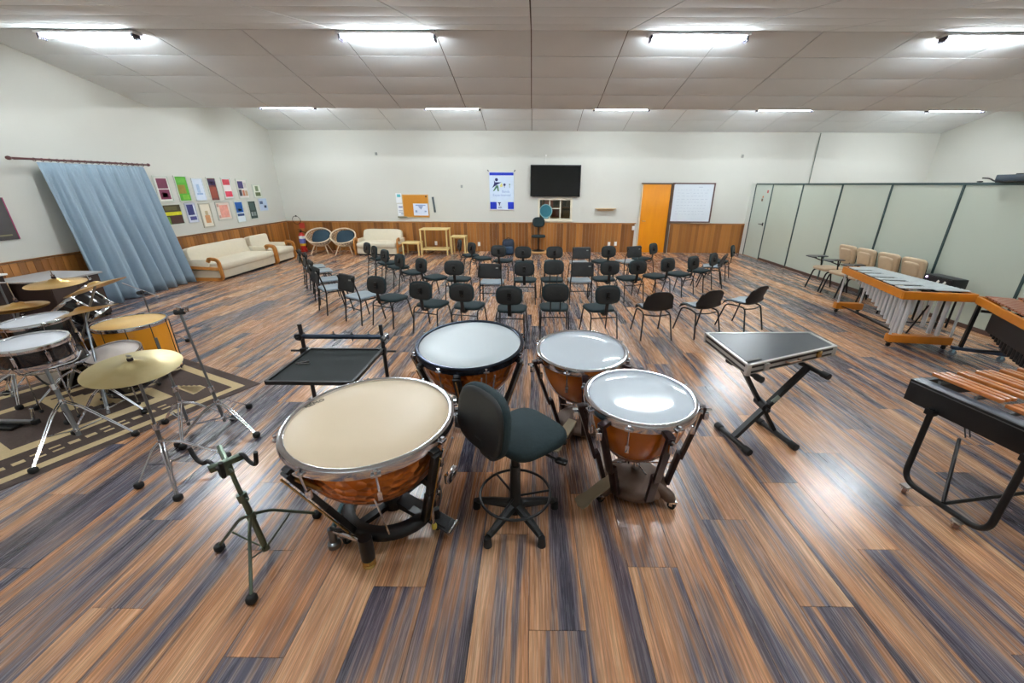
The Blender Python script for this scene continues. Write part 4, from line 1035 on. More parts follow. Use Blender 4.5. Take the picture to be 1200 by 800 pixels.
        for a in strut_angles:
            out = Vector((math.cos(a), math.sin(a), 0)); tan = (-out.y, out.x, 0)
            top = H @ Vector((math.cos(a)*(Rr+0.012), math.sin(a)*(Rr+0.012), -0.045)); bot = Vector((bx, by, 0.13)) + out*rb
            b = MB()
            b.beam(H @ Vector((math.cos(a)*(Rr-0.03), math.sin(a)*(Rr-0.03), -0.03)), top, 0.05, 0.03, (0, 0, 1), 0.005)
            b.beam(top, top.lerp(bot, 0.55), 0.03, 0.06, tan, 0.008).beam(top.lerp(bot, 0.53), bot, 0.036, 0.07, tan, 0.008)
            b.build('strut', ms, t)
            MB().tube([top+out*0.022+Vector((0, 0, -0.02)), bot+out*0.03], 0.005, 6).build('strut_rod', M_brass, t)
        MB().lathe([(rb-0.05, 0.10), (rb+0.01, 0.10), (rb+0.02, 0.13), (rb, 0.16), (rb-0.05, 0.16), (rb-0.05, 0.10)], 40, (bx, by, 0)).build('base_ring', M_black, t, 60)
        b = MB()
        for a in strut_angles: b.beam((bx, by, 0.13), (bx+math.cos(a)*(rb-0.02), by+math.sin(a)*(rb-0.02), 0.13), 0.045, 0.03)
        b.lathe([(0, 0.10), (0.06, 0.10), (0.06, 0.20), (0.03, 0.24), (0, 0.24)], 18, (bx, by, 0)).build('base_spider', M_black, t)
        pa = Vector((math.cos(pedal_ang), math.sin(pedal_ang), 0)); s_ = Vector((-pa.y, pa.x, 0)); c0 = Vector((bx, by, 0))
        for k, a in enumerate((pedal_ang+2.1, pedal_ang-2.1, pedal_ang+0.0)):
            e = Vector((bx+math.cos(a)*(rb+0.02), by+math.sin(a)*(rb+0.02), 0))
            b = MB(); b.cyl(e+Vector((0, 0, 0.05)), e+Vector((0, 0, 0.16)), 0.024, seg=12).build('foot_post', M_black, t)
            b = MB(); caster(b, e.x, e.y, 0.026, a); b.build('caster', [M_steelg, M_rubber], t)
        # pedal with its linkage
        p0 = c0+pa*(rb*0.2)+Vector((0, 0, 0.17)); p1 = c0+pa*(rb+plen)+Vector((0, 0, 0.045))
        b = MB(); b.beam(p0, p1, 0.10, 0.016, (0, 0, 1), 0.006).build('pedal', M_black, t)
        MB().beam(p0.lerp(p1, 0.62)+Vector((0, 0, 0.014)), p0.lerp(p1, 0.92)+Vector((0, 0, 0.014)), 0.075, 0.008).build('pedal_plate', M_rubber, t)
        MB().cyl(p1-s_*0.05, p1+s_*0.05, 0.014).build('pedal_toe_bar', M_chrome, t)
        b = MB()
        for q in (-0.05, 0.05): b.tube([c0+pa*(rb*0.9)+s_*q+Vector((0, 0, 0.15)), H @ Vector((pa.x*(Rr+0.01)+s_.x*q, pa.y*(Rr+0.01)+s_.y*q, -0.05))], 0.007, 6)
        b.box(c0+pa*(rb+0.02)+Vector((0, 0, 0.24)), (0.06, 0.06, 0.08), (0, 0, pedal_ang), 0.006)
        b.box(c0+pa*(Rr*0.92)+Vector((0, 0, 0.44)), (0.03, 0.10, 0.06), (0, 0, pedal_ang), 0.006)
        b.build('tuning_linkage', M_chrome, t)
        b = MB(); k0 = c0+pa*(rb+0.05)+s_*-0.07
        b.cyl(k0+Vector((0, 0, 0.24)), k0+Vector((0, 0, 0.12)), 0.008, seg=8).build('lever_rod', M_chrome, t)
        MB().pillow(k0+Vector((0, 0, 0.10)), (0.032, 0.032, 0.05), 0.9, 0.9, 12, 8).build('lever_knob', mat('yellow_knob', (206, 186, 70), 0.4), t)
    if mark:
        txt, x, y, rz, sz = mark
        lettering(txt, sz, H @ T(x, y, 0.0118) @ RZ(rz), 'head_lettering', M_inkd, hd)
    return t
D = R
t1 = timpano('large copper timpano with cream head, nearest the camera left of the stool', (-0.87, 1.88, 0), 0.755, 0.455, R(2), 0, (212, 193, 164), (0.03, 0.06), 1, [R(a) for a in (235, 150, 60, -30)], R(-18), 8, M_chrome, ('REMO', -0.372, 0.13, R(52), 0.042))
# chrome outrigger, grab loop and levelling screw of the large timpano
b = MB(); b.tube([(-0.02, -0.26, 0.14), (-0.25, -0.16, 0.115)], 0.013).build('outrigger_bar', M_chrome, t1)
b = MB(); b.tube([(-0.25, -0.16, 0.115), (-0.29, 0.05, 0.10)], 0.016).build('outrigger_arm', mat('steel_blue_bar', (70, 104, 112), 0.35, 0.6), t1)
b = MB(); b.cyl((-0.255, -0.16, 0.13), (-0.255, -0.16, 0.03), 0.022, seg=12); b.lathe([(0, 0), (0.036, 0), (0.036, 0.028), (0.02, 0.04), (0, 0.04)], 16, (-0.255, -0.16, 0)).build('levelling_foot', M_steelg, t1)
MB().tube(fillet([(-0.255, -0.16, 0.135), (-0.19, -0.19, 0.15), (-0.14, -0.16, 0.15)], 0.03), 0.009).build('brake_lever', M_black, t1)
MB().ring((-0.20, -0.33, 0.60), 0.075, 0.016, (0.35, 0.7, 0.62), 24, 8).build('grab_loop', mat('dark_brass', (120, 84, 36), 0.3, 0.9), t1)
b = MB(); b.cyl((-0.005, -0.285, 0.20), (-0.005, -0.285, 0.055), 0.036, seg=14); b.build('front_post', M_black, t1)
MB().lathe([(0, 0), (0.03, 0), (0.036, 0.01), (0.03, 0.022), (0.036, 0.034), (0.03, 0.055), (0, 0.055)], 16, (-0.005, -0.285, 0)).build('front_foot', M_brass, t1)
MB().cyl((0.10, -0.36, 0.62), (0.10, -0.22, 0.16), 0.005, seg=6).build('side_rod', M_chrome, t1)

t2_ = timpano('copper timpano with white head and black rim, far side behind the stool to the left', (-0.49, 2.99, 0), 0.755, 0.44, R(6), 0, (198, 208, 212), (0.0, 0.05), 1, [R(a) for a in (-25, -95, -140, 190, 60)], R(-66), 8, mat('black_chrome', (48, 56, 70), 0.2, 0.9), None, 0.26)
t2 = t2_
MB().box((0.16, -0.36, 0.075), (0.13, 0.10, 0.05), (R(8), 0, R(24)), 0.008).build('pedal_housing', mat('grey_housing', (96, 104, 112), 0.4), t2)
MB().pillow((0.235, -0.44, 0.06), (0.05, 0.05, 0.035), 0.8, 0.9, 14, 8).build('pedal_button', M_white, t2)
timpano('timpano with amber bowl and white head, farther of the right pair', (0.39, 2.87, 0), 0.755, 0.36, R(5), 0, (206, 216, 224), (0.05, 0.08), 2, [R(a) for a in (200, 268, 330, 40, 130)], R(235), 8, M_chrome, None)
timpano('small timpano with amber bowl and white head, nearest right of the stool', (0.66, 2.15, 0), 0.755, 0.345, R(2), 0, (206, 216, 224), (0.05, 0.07), 2, [R(a) for a in (190, 224, 282, 350, 70)], R(207), 8, M_chrome, None)

# ------------------------------------------------------------------ drummer's stool
t = thing('drum_stool', 'tall black swivel stool with foot ring between the timpani', 'stool', (-0.09, 1.95, 0), R(-48))
for k in range(5):
    a = 2*PI*k/5 + R(235+48)
    ca, sa = math.cos(a), math.sin(a)
    MB().tube([(0.02*ca, 0.02*sa, 0.105), (0.15*ca, 0.15*sa, 0.085), (0.255*ca, 0.255*sa, 0.062)], [0.032, 0.027, 0.02], 8).build('base_leg', M_shell, t)
    MB().cyl((0.265*ca, 0.265*sa, 0.0), (0.265*ca, 0.265*sa, 0.062), 0.026, 0.02, 12).build('glide', M_rubber, t)
b = MB(); b.lathe([(0, 0.06), (0.05, 0.06), (0.05, 0.12), (0.034, 0.16), (0.030, 0.36), (0.030, 0.40), (0, 0.40)], 20).build('column_cover', M_shell, t)
MB().cyl((0, 0, 0.38), (0, 0, 0.55), 0.024).build('gas_column', M_black, t)
MB().ring((0, 0, 0.19), 0.215, 0.0085, n=44, seg=8).build('foot_ring', M_black, t)
b = MB()
for k in range(3):
    a = 2*PI*k/3 + R(175); b.tube([(0.03*math.cos(a), 0.03*math.sin(a), 0.17), (0.212*math.cos(a), 0.212*math.sin(a), 0.19)], 0.007, 6)
b.build('ring_spokes', M_black, t)
MB().pillow((0, 0.065, 0.60), (0.43, 0.41, 0.085), 0.5, 0.5, 32, 12, fn=lambda q: Vector((q.x*(1+0.05*q.y/0.2), q.y, q.z-0.25*q.x*q.x))).build('seat', M_fabric, t, 60)
MB().box((0, 0.06, 0.55), (0.26, 0.24, 0.02), bev=0.006).build('seat_plate', M_black, t)
MB().tube([(0.10, 0.06, 0.54), (0.24, 0.10, 0.53)], 0.008).pillow((0.27, 0.11, 0.528), (0.07, 0.045, 0.025), 0.5, 0.5, 14, 8, (0, 0, R(20))).build('height_lever', M_black, t)
b = MB(); pts = fillet([(0, 0.0, 0.535), (0, -0.20, 0.53), (0, -0.245, 0.70)], 0.07)
for p, q in zip(pts, pts[1:]): b.beam(p, q+(q-p)*0.05, 0.06, 0.014, (0, 1, 0.01) if abs((q-p).normalized().z) > 0.7 else (0, 0, 1))
b.build('back_spine', M_shell, t)
o = MB().pillow((0, -0.195, 0.80), (0.42, 0.36, 0.07), 0.5, 0.68, 34, 12, (R(82), 0, 0), fn=lambda q: Vector((q.x, q.y, q.z+0.45*q.x*q.x))).build('backrest', M_fabric, t, 60)
MB().pillow((0, -0.222, 0.80), (0.40, 0.34, 0.03), 0.5, 0.68, 34, 8, (R(82), 0, 0), fn=lambda q: Vector((q.x, q.y, q.z+0.45*q.x*q.x))).build('back_shell', M_shell, o, 60)

# ------------------------------------------------------------------ trap tray on its stand
t = thing('trap_tray_stand', 'black percussion tray on a two-post stand behind the large timpano', 'tray stand', (-1.46, 2.88, 0))
M_tray = mat('black_tray_felt', (20, 27, 27), 0.85, var=0.25, scale=60)
M_rail = mat('slate_bar', (46, 58, 74), 0.3, 0.5)
MB().box((0.03, -0.30, 0.745), (0.55, 0.55, 0.012)).build('tray', M_tray, t)
b = MB()
for x0, y0, x1, y1 in ((-0.25, -0.58, 0.31, -0.58), (-0.25, -0.02, 0.31, -0.02), (-0.25, -0.58, -0.25, -0.02), (0.31, -0.58, 0.31, -0.02)): b.beam((x0, y0, 0.75), (x1, y1, 0.75), 0.02, 0.024)
b.build('tray_rim', M_black, t)
for x in (-0.31, 0.31):
    MB().cyl((x, 0, 0.05), (x, 0, 0.95), 0.015).build('post', mat('dark_post', (50, 48, 50), 0.35, 0.4), t)
    MB().box((x*0.98, -0.01, 0.735), (0.05, 0.055, 0.05), bev=0.006).cyl((x*1.1, -0.01, 0.735), (x*1.32, -0.01, 0.735), 0.008).build('clamp', M_black, t)
    MB().beam((x, -0.42, 0.03), (x, 0.30, 0.03), 0.03, 0.03, bev=0.004).build('foot_bar', M_black, t)
    for y in (-0.42, 0.30): MB().pillow((x, y, 0.022), (0.045, 0.05, 0.044), 0.6, 0.6, 12, 8).build('rubber_foot', M_rubber, t)
MB().cyl((-0.36, 0, 0.85), (0.36, 0, 0.85), 0.019).build('cross_bar', M_rail, t)
for x in (-0.32, 0.33): MB().cyl((x, -0.03, 0.85), (x, 0.03, 0.85), 0.026, seg=12).cyl((x, -0.03, 0.85), (x, -0.055, 0.85), 0.012, seg=8).build('bar_clamp', M_chrome if x > 0 else M_black, t)
for x in (-0.06, 0.08, 0.21): MB().cyl((x, 0, 0.815), (x, 0, 0.895), 0.005, seg=6).box((x, 0, 0.868), (0.024, 0.01, 0.012)).build('hook_screw', M_steelg, t)
MB().cyl((-0.31, 0, 0.10), (0.31, 0, 0.10), 0.012).build('lower_bar', M_black, t)
o = MB().tube([(-0.05, 0, 0.005), (0.02, 0.05, 0.005)], 0.005, 6).tube([(-0.03, -0.01, 0.005), (0.05, 0.0, 0.005)], 0.005, 6).build('beaters', M_chrome); o.location = (-1.62, 2.58, 0.752); tag(o, 'two small chrome beaters lying on the black tray', 'beaters')

# ------------------------------------------------------------------ bell case on its X stand
t = thing('bell_case', 'black and aluminium trapezoid instrument case on the X stand', 'case', (0, 0, 0))
pts = [(1.565, 3.385), (1.60, 2.70), (2.515, 3.10), (2.51, 3.42)]
cx = sum(p[0] for p in pts)/4; cy = sum(p[1] for p in pts)/4
t.location = (cx, cy, 0.635); lp = [(x-cx, y-cy) for x, y in pts]
M_alu = mat('brushed_aluminium', (206, 206, 202), 0.3, 0.7)
M_cased = mat('slate_laminate', (34, 42, 50), 0.32, var=0.08, scale=20)
MB().prism(lp, 0.002, 0.083).build('case_body', M_alu, t)
MB().prism([(x*0.955, y*0.945) for x, y in lp], 0.083, 0.0865).build('lid_panel', M_cased, t)
b = MB()
for i in range(4):
    p, q = lp[i], lp[(i+1) % 4]
    for z in (0.083,): b.beam((*p, z), (*q, z), 0.022, 0.012)
b.build('lid_edge', M_alu, t)
b = MB()
for i in range(4):
    p, q = Vector((*lp[i], 0)), Vector((*lp[(i+1) % 4], 0))
    d = (q-p).normalized(); nrm = Vector((d.y, -d.x, 0)); nrm = nrm if nrm.dot((p+q)/2) > 0 else -nrm
    for z, h in ((0.064, 0.018), (0.020, 0.014)): b.beam(p+nrm*0.001+Vector((0, 0, z)), q+nrm*0.001+Vector((0, 0, z)), 0.008, h)
b.build('dark_band', M_black, t)
for p in lp: MB().box((p[0]*0.985, p[1]*0.985, 0.044), (0.035, 0.035, 0.09), bev=0.006).build('corner_cap', M_alu, t)
p, q = Vector((*lp[1], 0.045)), Vector((*lp[2], 0.045)); d = (q-p).normalized(); nrm = Vector((d.y, -d.x, 0))
ang = math.atan2(d.y, d.x)
for f in (0.19, 0.80):
    c = p.lerp(q, f)+nrm*0.009
    MB().box(c, (0.05, 0.018, 0.05), (0, 0, ang), 0.003).box(c+Vector((0, 0, 0.018))+nrm*0.006, (0.026, 0.014, 0.024), (0, 0, ang), 0.003).build('latch', M_brass if f > .5 else M_alu, t)
c = p.lerp(q, 0.48)+nrm*0.006
MB().tube(fillet([c-d*0.07, c-d*0.07+nrm*0.03, c+d*0.07+nrm*0.03, c+d*0.07], 0.02), 0.008).build('handle', mat('brown_handle', (146, 112, 88), 0.5), t)
c = p.lerp(q, 0.09)+Vector((-0.005, 0.05, 0.0445))
MB().box(c, (0.15, 0.03, 0.004), (0, 0, ang), 0.001).build('name_strip', mat('dark_plate', (44, 42, 36), 0.4), t)

t = thing('keyboard_stand', 'black X-shaped folding stand under the bell case', 'stand', (1.85, 2.82, 0))
u = Vector((0.22, -0.97, 0)).normalized()             # direction of the foot bars
def bar(c, half, z, name, r=0.022):
    a = Vector((c[0], c[1], z))-u*half; b_ = Vector((c[0], c[1], z))+u*half
    MB().cyl(a, b_, r, seg=10).build(name, M_black, t)
    for e, s_ in ((a, -1), (b_, 1)): MB().cyl(e-u*0.03, e+u*0.03, r+0.006, seg=10).build('rubber_end', M_rubber, t)
bar((-0.20, -0.04), 0.17, 0.03, 'foot_bar'); bar((0.20, 0.04), 0.18, 0.03, 'foot_bar')
bar((-0.17, 0.06), 0.16, 0.602, 'support_bar', 0.02); bar((0.36, 0.16), 0.20, 0.602, 'support_bar', 0.02)
MB().beam((-0.20, -0.04, 0.03), (0.36, 0.11, 0.60), 0.03, 0.05, (0, 1, 0)).build('cross_leg', M_black, t)
MB().beam((0.20, 0.07, 0.03), (-0.17, 0.09, 0.60), 0.03, 0.05, (0, 1, 0)).build('cross_leg', M_black, t)
b = MB(); b.cyl((0.03, -0.02, 0.30), (0.03, 0.12, 0.30), 0.035, seg=16).cyl((0.03, -0.05, 0.29), (0.03, -0.02, 0.29), 0.016, seg=10); b.build('pivot_lock', M_black, t)
MB().box((0.11, 0.02, 0.36), (0.03, 0.012, 0.07), (0, R(40), 0)).build('rating_label', mat('pale_grey_label', (150, 160, 150), 0.5), t)
# ------------------------------------------------------------------ mallet instruments
M_rail_o = grain_material('orange_rail_wood', (176, 100, 14), (214, 132, 26), 0.35, (6, 6, 6), 0.2)
M_silver = mat('silver_bar', (212, 220, 224), 0.3, 0.35, var=0.05)
M_tubes = mat('silver_tube', (220, 224, 228), 0.3, 0.45, var=0.04)
M_rose = grain_material('rosewood_bar', (120, 66, 44), (176, 112, 84), 0.35, (12, 3, 12), 0.3)
M_pad = grain_material('padauk_bar', (148, 76, 26), (204, 130, 66), 0.3, (4, 16, 4), 0.4)
ACC = [0, 1, 3, 4, 5]
t = thing('vibraphone', 'vibraphone with silver bars, orange rails and silver tubes by the partition', 'vibraphone', (4.98, 4.81, 0), R(-8.2))
LN, ZT = 1.66, 0.75
def half(y): return 0.39-0.19*y/LN
for s in (-1, 1):
    MB().beam((s*0.39, 0, ZT-0.05), (s*0.20, LN, ZT-0.05), 0.03, 0.10, bev=0.006).build('side_rail', M_rail_o, t)
MB().beam((-0.40, 0.0, ZT-0.05), (0.40, 0.0, ZT-0.05), 0.045, 0.10, bev=0.006).build('end_rail', M_rail_o, t)
MB().beam((-0.21, LN, ZT-0.05), (0.21, LN, ZT-0.05), 0.04, 0.10, bev=0.006).build('end_rail', M_rail_o, t)
for s, n in ((-1, 1), (1, 1)):
    b = MB(); b.beam((s*0.30, 0.04, ZT-0.02), (s*0.17, LN-0.03, ZT-0.02), 0.016, 0.03).beam((s*0.05, 0.04, ZT-0.02), (s*0.04, LN-0.03, ZT-0.02), 0.016, 0.03); b.build('bar_rail', M_black, t)
NB = 22; pit = (LN-0.10)/NB
mesh_b = {}
for k in range(NB):
    y = 0.06+pit*(k+0.5); h = half(y)
    o = MB().box((0, 0, 0), (h-0.005, pit*0.80, 0.012), bev=0.003).build('natural_bar', M_silver, t); o.location = (h/2-0.005, y, ZT+0.012)
    if k % 7 in ACC and k < NB-1:
        o = MB().box((0, 0, 0), (h-0.02, pit*0.74, 0.012), bev=0.003).build('accidental_bar', M_silver, t); o.location = (-h/2-0.004, y+pit/2, ZT+0.016)
for s in (-1, 1):
    for k in range(16 if s < 0 else 12):
        f = k/(16 if s < 0 else 12); y = 0.10+f*(LN-0.22); L_ = 0.52*(1-f)**1.15+0.07
        o = MB().cyl((0, 0, 0), (0, 0, -L_), 0.025, seg=12).build('resonator_tube', M_tubes, t); o.location = (s*(half(y)*0.56), y, ZT-0.05)
for s in (-1, 1):
    b = MB(); b.beam((s*half(0.06)*0.56, 0.06, ZT-0.07), (s*half(LN-0.08)*0.56, LN-0.08, ZT-0.07), 0.05, 0.012).build('resonator_bank', M_tubes, t)
MB().box((0.0, 0.07, 0.12), (0.72, 0.10, 0.10), bev=0.008).build('foot_block', M_rail_o, t)
MB().box((0.0, LN-0.04, 0.12), (0.40, 0.10, 0.10), bev=0.008).build('foot_block', M_rail_o, t)
for x, y in ((-0.32, 0.07), (0.32, 0.07), (-0.16, LN-0.04), (0.16, LN-0.04)):
    b = MB(); caster(b, x, y, 0.024); b.build('caster', [M_black, M_rubber], t)
for x, x2, y in ((-0.345, -0.33, 0.06), (0.345, 0.33, 0.06), (-0.165, -0.17, LN-0.04), (0.165, 0.17, LN-0.04)):
    MB().cyl((x, y, 0.16), (x2, y, ZT-0.09), 0.014).build('leg', M_tubes, t)
MB().beam((0.0, 0.07, 0.075), (0.0, LN-0.04, 0.075), 0.03, 0.02).build('stretcher', M_black, t)
MB().tube([(-0.14, LN-0.02, 0.12), (0.10, LN*0.55, 0.075), (0.28, 0.10, 0.35)], 0.008).build('brace', M_black, t)
MB().tube([(0.0, 0.3, 0.08), (0.0, 0.10, 0.56)], 0.010).beam((-0.06, 0.30, 0.03), (0.06, 0.30, 0.03), 0.24, 0.016).build('damper_pedal', M_black, t)

# long marimba beside it, running out of the frame
t = thing('marimba', 'marimba with orange rail and black resonator panel at the right edge', 'marimba', (5.30, 4.66, 0), R(-27.8))
# local y runs from 0 at the far narrow end to negative values at the near end
ML = -2.05
def mx(y): return 0.46+0.36*y/ML
MB().beam((0, 0, 0.70), (0, ML, 0.70), 0.035, 0.085, bev=0.006).build('side_rail', M_rail_o, t)
MB().beam((0.46, 0.0, 0.70), (mx(ML), ML, 0.70), 0.035, 0.085, bev=0.006).build('side_rail', M_rail_o, t)
MB().beam((-0.01, 0.0, 0.70), (0.47, 0.0, 0.70), 0.05, 0.09, bev=0.006).build('end_rail', M_rail_o, t)
MB().beam((-0.01, ML, 0.70), (mx(ML), ML, 0.70), 0.05, 0.09, bev=0.006).build('end_rail', M_rail_o, t)
nb = 28; pit = (ML+0.10)/nb
for k in range(nb):
    y = -0.06+pit*(k+0.5); w = mx(y)
    o = MB().box((0, 0, 0), (w*0.5, abs(pit)*0.78, 0.02), bev=0.003).build('natural_bar', M_rose, t); o.location = (w*0.29, y, 0.762)
    if k % 7 in ACC and k < nb-1:
        o = MB().box((0, 0, 0), (w*0.42, abs(pit)*0.72, 0.02), bev=0.003).build('accidental_bar', M_rose, t); o.location = (w*0.77, y+pit/2, 0.785)
b = MB(); b.beam((0.10, -0.03, 0.735), (0.14, ML+0.03, 0.735), 0.02, 0.03).beam((0.26, -0.03, 0.735), (0.42, ML+0.03, 0.735), 0.02, 0.03).beam((0.36, -0.03, 0.735), (0.72, ML+0.03, 0.735), 0.02, 0.06); b.build('bar_rail', M_black, t)
MB().box((0.052, ML/2-0.08, 0.535), (0.012, abs(ML)-0.42, 0.23)).build('resonator_panel', M_black, t)
for k in range(26):
    f = k/26; o = MB().cyl((0, 0, 0), (0, 0, -0.24-0.12*abs(math.sin(f*PI))), 0.026, seg=12).build('resonator_tube', M_black, t); o.location = (0.085, -0.26+f*(ML+0.38), 0.655)
for k in range(22):
    f = k/22; o = MB().cyl((0, 0, 0), (0, 0, -0.22-0.08*f), 0.026, seg=12).build('resonator_tube', M_black, t); o.location = (0.36, -0.28+f*(ML+0.42), 0.655)
for y in (-0.03, ML+0.16):
    for x, x2 in ((0.02, 0.0), (0.38, 0.36)):
        MB().beam((x, y, 0.66), (x2, y-0.02, 0.11), 0.03, 0.05, (0, 1, 0)).build('leg', M_black, t)
    MB().beam((-0.08, y-0.02, 0.10), (0.42, y-0.02, 0.10), 0.06, 0.04, bev=0.005).build('foot_bar', mat('slate_blue_bar', (40, 56, 78), 0.4), t)
    MB().beam((0.05, y, 0.58), (0.42, y, 0.58), 0.025, 0.03).build('upper_bar', M_black, t)
    for x in (-0.05, 0.38):
        b = MB(); caster(b, x, y-0.02, 0.036); b.build('caster', [mat('white_blue_caster', (150, 186, 204), 0.4), mat('caster_tyre', (120, 130, 140), 0.5)], t)
MB().tube([(0.10, -0.16, 0.13), (0.24, -0.9, 0.40)], 0.012).build('brace', M_black, t)
MB().tube([(0.34, -0.16, 0.13), (0.24, -0.9, 0.40)], 0.012).build('brace', M_black, t)

# xylophone at the right edge: end board, U frame, bars parallel to the end board
t = thing('xylophone', 'xylophone with orange-brown wooden bars on a black wheeled frame, right foreground', 'xylophone', (2.60, 2.13, 0), R(9.3))
MB().box((-0.005, -0.20, 0.685), (0.03, 1.00, 0.15), bev=0.004).build('end_board', M_black, t)
MB().box((0.035, -0.20, 0.755), (0.075, 1.0, 0.012), bev=0.003).build('end_ledge', mat('slate_ledge', (78, 84, 92), 0.4), t)
MB().box((-0.0215, -0.20, 0.742), (0.003, 0.98, 0.006)).build('trim_line', M_steelg, t)
XLN = 1.5
for y in (0.28, -0.68): MB().box((XLN/2, y, 0.70), (XLN, 0.03, 0.12)).build('long_rail', M_black, t)
MB().box((XLN+0.02, -0.20, 0.69), (0.03, 1.0, 0.14)).build('end_board', M_black, t)
b = MB()
for y in (0.20, 0.0, -0.16, -0.52): b.box((XLN/2+0.03, y, 0.755 if y < -0.1 else 0.77), (XLN-0.08, 0.016, 0.02))
b.build('bar_rail', mat('cord_rail', (90, 92, 92), 0.6), t)
acc = 0; k = 0; x = 0.105
while x < XLN-0.10:
    g_ = k % 7
    if g_ in (0, 1, 2, 4, 5):
        Lb = 0.37-0.06*x
        o = MB().box((0, 0, 0), (0.034, Lb, 0.022), bev=0.004).build('accidental_bar', M_pad, t); o.location = (x, 0.085, 0.800)
    Ln = 0.47-0.09*x
    o = MB().box((0, 0, 0), (0.037, Ln, 0.022), bev=0.004).build('natural_bar', M_pad, t); o.location = (x+0.022+0.005, -0.34, 0.778)
    x += 0.047; k += 1
for k in range(16): 
    o = MB().cyl((0, 0, 0), (0, 0, -0.24+0.008*k), 0.019, seg=10).build('resonator_tube', M_tubes, t); o.location = (0.16+k*0.075, -0.30, 0.74)
for k in range(3): MB().cyl((0.09+0.05*k, 0.21, 0.768), (0.09+0.05*k, 0.21, 0.785), 0.012, seg=8).build('rail_post', M_black, t)
for xx, s in ((-0.05, -1), (XLN-0.05, 1)):
    MB().tube(fillet([(xx+0.02, 0.115, 0.64), (xx+0.02, 0.115, 0.085), (xx+0.02, -0.36, 0.085), (xx+0.02, -0.36, 0.64)], 0.10, 8), 0.018, 10).build('leg_frame', M_black, t)
    for y in (0.115, -0.36): MB().box((xx+0.02, y, 0.615), (0.05, 0.05, 0.04), bev=0.005).build('leg_socket', M_black, t)
    for y in (0.08, -0.23):
        b = MB(); caster(b, xx+0.02, y, 0.024, R(30)); b.build('caster', [mat('caster_fork', (176, 168, 160), 0.4, 0.5), mat('caster_wheel', (130, 92, 76), 0.5)], t)
MB().tube([(-0.03, -0.13, 0.10), (0.45, 0.20, 0.30)], 0.011).build('brace', M_black, t)
MB().tube([(-0.03, -0.13, 0.10), (XLN-0.03, -0.13, 0.10)], 0.012).build('stretcher', M_black, t)
for q in (0.0, 0.035): MB().tube(fillet([(0.10+q, 0.05, 0.62), (0.12+q, 0.02, 0.56), (0.10+q, -0.02, 0.50)], 0.05), 0.004, 6).build('loose_cord', M_black, t)

# black equipment box on its legs behind the vibraphone
t = thing('keyboard_amplifier', 'black equipment box with a small lit lamp behind the vibraphone', 'equipment box', (6.08, 5.88, 0))
MB().box((0, 0, 0.655), (0.22, 0.46, 0.14), bev=0.015).build('housing', M_shell, t)
MB().box((-0.112, 0, 0.66), (0.006, 0.42, 0.10)).build('front_panel', mat('dark_panel', (30, 32, 36), 0.3), t)
MB().cyl((-0.112, 0.17, 0.69), (-0.122, 0.17, 0.69), 0.014, seg=10).build('indicator_lamp', mat('violet_lamp', (226, 190, 255), 0.3, emit=3.0), t)
for y in (-0.02, -0.12): MB().box((-0.117, y, 0.65), (0.006, 0.03, 0.05), (R(30), 0, 0)).build('white_glint', M_white, t)  # white chips stand in for specular glints on the box
for sx in (-1, 1):
    for sy in (-1, 1): MB().cyl((sx*0.08, sy*0.19, 0), (sx*0.08, sy*0.19, 0.59), 0.014).build('leg', M_black, t)

# projector lying on top of the partition
t = thing('projector', 'dark slate projector lying on top of the partition', 'projector', (6.445, 5.70, ZP))
MB().box((0, 0, 0.055), (0.28, 0.52, 0.085), bev=0.012).build('housing', mat('slate_case', (52, 66, 78), 0.4), t)
MB().box((0, 0, 0.006), (0.20, 0.56, 0.012)).build('base_plate', M_black, t)
MB().cyl((0.0, 0.10, 0.098), (0, 0.10, 0.112), 0.04, seg=16).build('dial', M_black, t)
MB().tube(fillet([(0, 0.26, 0.012), (0, 0.38, 0.012), (0, 0.46, 0.055), (0, 0.56, 0.06)], 0.05), 0.010).build('bracket_arm', M_black, t)
MB().pillow((0, 0.58, 0.012), (0.05, 0.07, 0.022), 0.7, 0.7, 12, 8).build('cable_plug', M_black, t)
# ------------------------------------------------------------------ rug, cabinet, drums at the left
def rug_material():
    m, nt, b, N, L = nodes_of('brown_rug_pile')
    tc = N('ShaderNodeTexCoord'); n = N('ShaderNodeTexNoise'); n.inputs['Scale'].default_value = 90; n.inputs['Detail'].default_value = 3; L(tc.outputs['Object'], n.inputs['Vector'])
    mx_ = N('ShaderNodeMix', data_type='RGBA'); L(n.outputs['Fac'], mx_.inputs[0]); mx_.inputs[6].default_value = (*lin((50, 38, 34)), 1); mx_.inputs[7].default_value = (*lin((86, 70, 62)), 1)
    L(mx_.outputs[2], b.inputs['Base Color']); b.inputs['Roughness'].default_value = 0.95
    bp = N('ShaderNodeBump'); bp.inputs['Strength'].default_value = 0.4; bp.inputs['Distance'].default_value = 0.004; L(n.outputs['Fac'], bp.inputs['Height']); L(bp.outputs['Normal'], b.inputs['Normal'])
    return m
M_rug = rug_material(); M_rugb = mat('beige_rug_pile', (196, 174, 132), 0.95, var=0.15, scale=90, bump=0.3)
